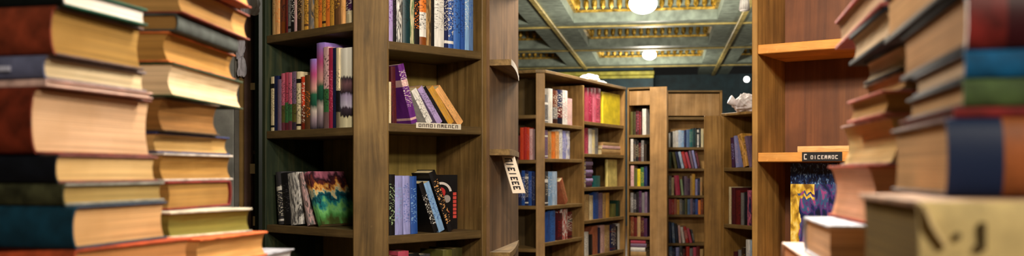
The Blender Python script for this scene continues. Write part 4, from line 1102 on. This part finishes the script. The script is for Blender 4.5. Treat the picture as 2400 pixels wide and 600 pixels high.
# gilt egg and dart bands inside each coffer
def gilt_band(r0, r1, s0, s1, dense):
    bm = bmesh.new()
    zb, zt = CE+0.13, CE+0.355
    w = 0.035
    for lo, hi in (((r0, s1-w), (r1, s1)), ((r0, s0), (r1, s0+w)), ((r0, s0+w), (r0+w, s1-w)), ((r1-w, s0+w), (r1, s1-w))):
        add_box(bm, (lo[0], lo[1], zt-0.04), (hi[0], hi[1], zt)); add_box(bm, (lo[0], lo[1], zb), (hi[0], hi[1], zb+0.03))
    def bead(x, y, z, sx, sy, sz):
        M = Matrix.Translation((x, y, z)) @ Matrix.Diagonal((sx, sy, sz, 1))
        bmesh.ops.create_icosphere(bm, subdivisions=1, radius=1.0, matrix=M)
    nb = 17 if dense else 9
    for i in range(nb):
        x = r0 + (r1-r0)*(i+0.5)/nb
        y = s0 + (s1-s0)*(i+0.5)/nb
        sz = (r1-r0)/nb*0.36
        bead(x, s1-0.02, zb+0.105, sz, 0.04, 0.085)
        if dense:
            for X in (r0+0.02, r1-0.02): bead(X, y, zb+0.105, 0.04, sz, 0.085)
    return bm
rcols = [(r_beam[i]+HB, r_beam[i+1]-HB) for i in range(len(r_beam)-1)]
rcols = [(R0+0.001, r_beam[0]-HB)] + rcols + [(r_beam[-1]+HB, R1_-0.001)]
for i in range(len(s_beam)-1):
    s0, s1 = s_beam[i]+HB, s_beam[i+1]-HB
    for (r0, r1) in rcols:
        if r1-r0 < 0.4: continue
        vis = s0 > 8.0 and r0 > -4.5
        if s0 < 5: continue
        shell('trim_%d' % ti, gilt_band(r0, r1, s0, s1, vis), m_gilt); ti += 1

# ------------------------------------------------------------------ ceiling lamps
def emit(name, rgb, st):
    m = bpy.data.materials.new(name); m.use_nodes = True
    nt = m.node_tree; b = nt.nodes['Principled BSDF']
    b.inputs['Base Color'].default_value = (0.9, 0.9, 0.9, 1)
    b.inputs['Emission Color'].default_value = rgb+(1,); b.inputs['Emission Strength'].default_value = st
    return m
m_globe = emit('lit_opal_globe', (1.0, 0.97, 0.90), 7.0)
m_brass, nt, b = new_mat('brass_fitting', 0.35, 0.5); b.inputs['Metallic'].default_value = 0.9; b.inputs['Base Color'].default_value = lin((150,116,54))
def lamp(r, s, power, label, rad=0.13, zc=3.03, col=(1.0, 0.90, 0.74), group=None, drop=0.45):
    w = room(r, s)
    bm = bmesh.new(); bmesh.ops.create_uvsphere(bm, u_segments=24, v_segments=14, radius=rad)
    for v in bm.verts:
        v.co.z *= 0.72
    root = empty('ceiling_lamp', (w.x, w.y, zc)); tag(root, label, 'lamp', group)
    g = mesh_obj('globe', bm, m_globe, root, True)
    bm = bmesh.new(); bmesh.ops.create_cone(bm, segments=18, radius1=rad*0.55, radius2=rad*0.7, depth=CE+0.355-zc-rad*0.6, cap_ends=True)
    for v in bm.verts: v.co.z += rad*0.6+(CE+0.355-zc-rad*0.6)/2
    mesh_obj('fitting', bm, m_brass, root)
    L = bpy.data.lights.new('lamp_light', 'POINT'); L.energy = power; L.color = col; L.shadow_soft_size = 0.12
    lo = bpy.data.objects.new('lamp_light', L); link(lo); lo.location = (w.x, w.y, zc-rad*0.72-0.14-drop)
    return root
KEY = 120.0
lamp(-0.25, 16.45, 80, 'glowing globe lamp in the coffer just above the far bookcases', 0.12, 3.06)
lamp(-0.25, 11.40, 80, 'big glowing globe lamp in the coffer nearest the far bookcase tops', 0.17, 3.06)
lamp(-0.25, 8.9, 70, 'globe lamp in the third coffer overhead from the glowing far one')
lamp(-0.25, 6.4, 90, 'globe lamp in the coffer over the far bookcases')
lamp(-0.25, 3.9, 60, 'globe lamp in the coffer over the corner bookcase')
lamp(-0.25, 1.4, 44, 'globe lamp in the coffer over the book tables', drop=0.9)
lamp(1.2, -1.1, 165, 'globe lamp in the coffer behind the book tables')
lamp(2.2, 11.4, 50, 'globe lamp in the side coffer beyond the golden bookcase')
# low unseen pendant, added over the aisle as a key light
PX, PY, PZ = 0.46, 1.55, 1.93
pl = empty('added_key_lamp', (PX, PY, PZ)); tag(pl, 'unseen pendant with brass shade, added as key light between the book tables', 'lamp')
bm = bmesh.new(); bmesh.ops.create_cone(bm, segments=28, radius1=0.17, radius2=0.045, depth=0.16, cap_ends=False)
for v in bm.verts: v.co.z += 0.10
bmesh.ops.solidify(bm, geom=bm.faces[:], thickness=0.003)
mesh_obj('lamp_shade', bm, m_brass, pl, True)
bm = bmesh.new(); bmesh.ops.create_uvsphere(bm, u_segments=16, v_segments=10, radius=0.045)
for v in bm.verts: v.co.z += 0.05
mesh_obj('bulb', bm, m_globe, pl, True)
bm = bmesh.new(); add_box(bm, (-0.004, -0.004, 0.18), (0.004, 0.004, CE+0.36-PZ)); mesh_obj('cord', bm, m_brass, pl)
L = bpy.data.lights.new('added_key_light', 'POINT'); L.energy = 56; L.color = (1.0, 0.90, 0.74); L.shadow_soft_size = 0.05
lo = bpy.data.objects.new('added_key_light', L); link(lo); lo.location = (PX, PY, PZ-0.06)
# small lamps seen at the far wall beside the golden bookcase
def P3(px, py, d): return Vector((*ray(px, d), zat(py, d)))
m_dim = emit('small_white_lamp', (1.0, 0.98, 0.95), 3.0)
wl = empty('wall_lamp', P3(1750, 186, 18.6)); tag(wl, 'small white lamp on the dark teal far wall', 'lamp')
bm = bmesh.new(); bmesh.ops.create_uvsphere(bm, u_segments=16, v_segments=10, radius=0.06); mesh_obj('globe', bm, m_dim, wl, True)
bm = bmesh.new(); add_box(bm, (-0.015, 0.0, -0.015), (0.015, 0.75, 0.015)); mesh_obj('bracket', bm, m_brass, wl, mw=Matrix.Rotation(-TH, 4, 'Z'))
m_white = solid((226,220,216), 'white_enamel')
sp = empty('ceiling_spotlight', P3(1745, 6, 7.4)); tag(sp, 'white spotlight hanging at the top edge beside the golden bookcase', 'lamp')
bm = bmesh.new(); bmesh.ops.create_cone(bm, segments=20, radius1=0.045, radius2=0.03, depth=0.13, cap_ends=True)
bmesh.ops.bevel(bm, geom=bm.edges[:], offset=0.008, segments=2, affect='EDGES'); mesh_obj('housing', bm, m_white, sp, True)
bm = bmesh.new(); hz = CE - sp.location.z; add_box(bm, (-0.008, -0.008, 0.06), (0.008, 0.008, hz+0.36)); mesh_obj('stem', bm, m_brass, sp)

# ================================================================== LIGHT, CAMERA
wd = bpy.data.worlds.new('room_air'); S.world = wd; wd.use_nodes = True
wd.node_tree.nodes['Background'].inputs[0].default_value = (0.9, 0.85, 0.75, 1)
wd.node_tree.nodes['Background'].inputs[1].default_value = 0.008
cam = bpy.data.cameras.new('camera'); co = bpy.data.objects.new('camera', cam); link(co)
co.location = (0, 0, EYE); co.rotation_euler = (PI/2, 0, 0)
cam.sensor_width = 36.0; cam.sensor_fit = 'HORIZONTAL'; cam.lens = 36.0*F/2400.0
cam.shift_y = (HZ-300.0)/2400.0
cam.clip_start = 0.05; cam.clip_end = 60
cam.dof.use_dof = True; cam.dof.focus_distance = 3.15; cam.dof.aperture_fstop = 4.4
S.camera = co
S.view_settings.view_transform = 'Standard'; S.view_settings.look = 'None'
S.view_settings.exposure = 0.5; S.view_settings.gamma = 1.0; S.view_settings.use_curve_mapping = False
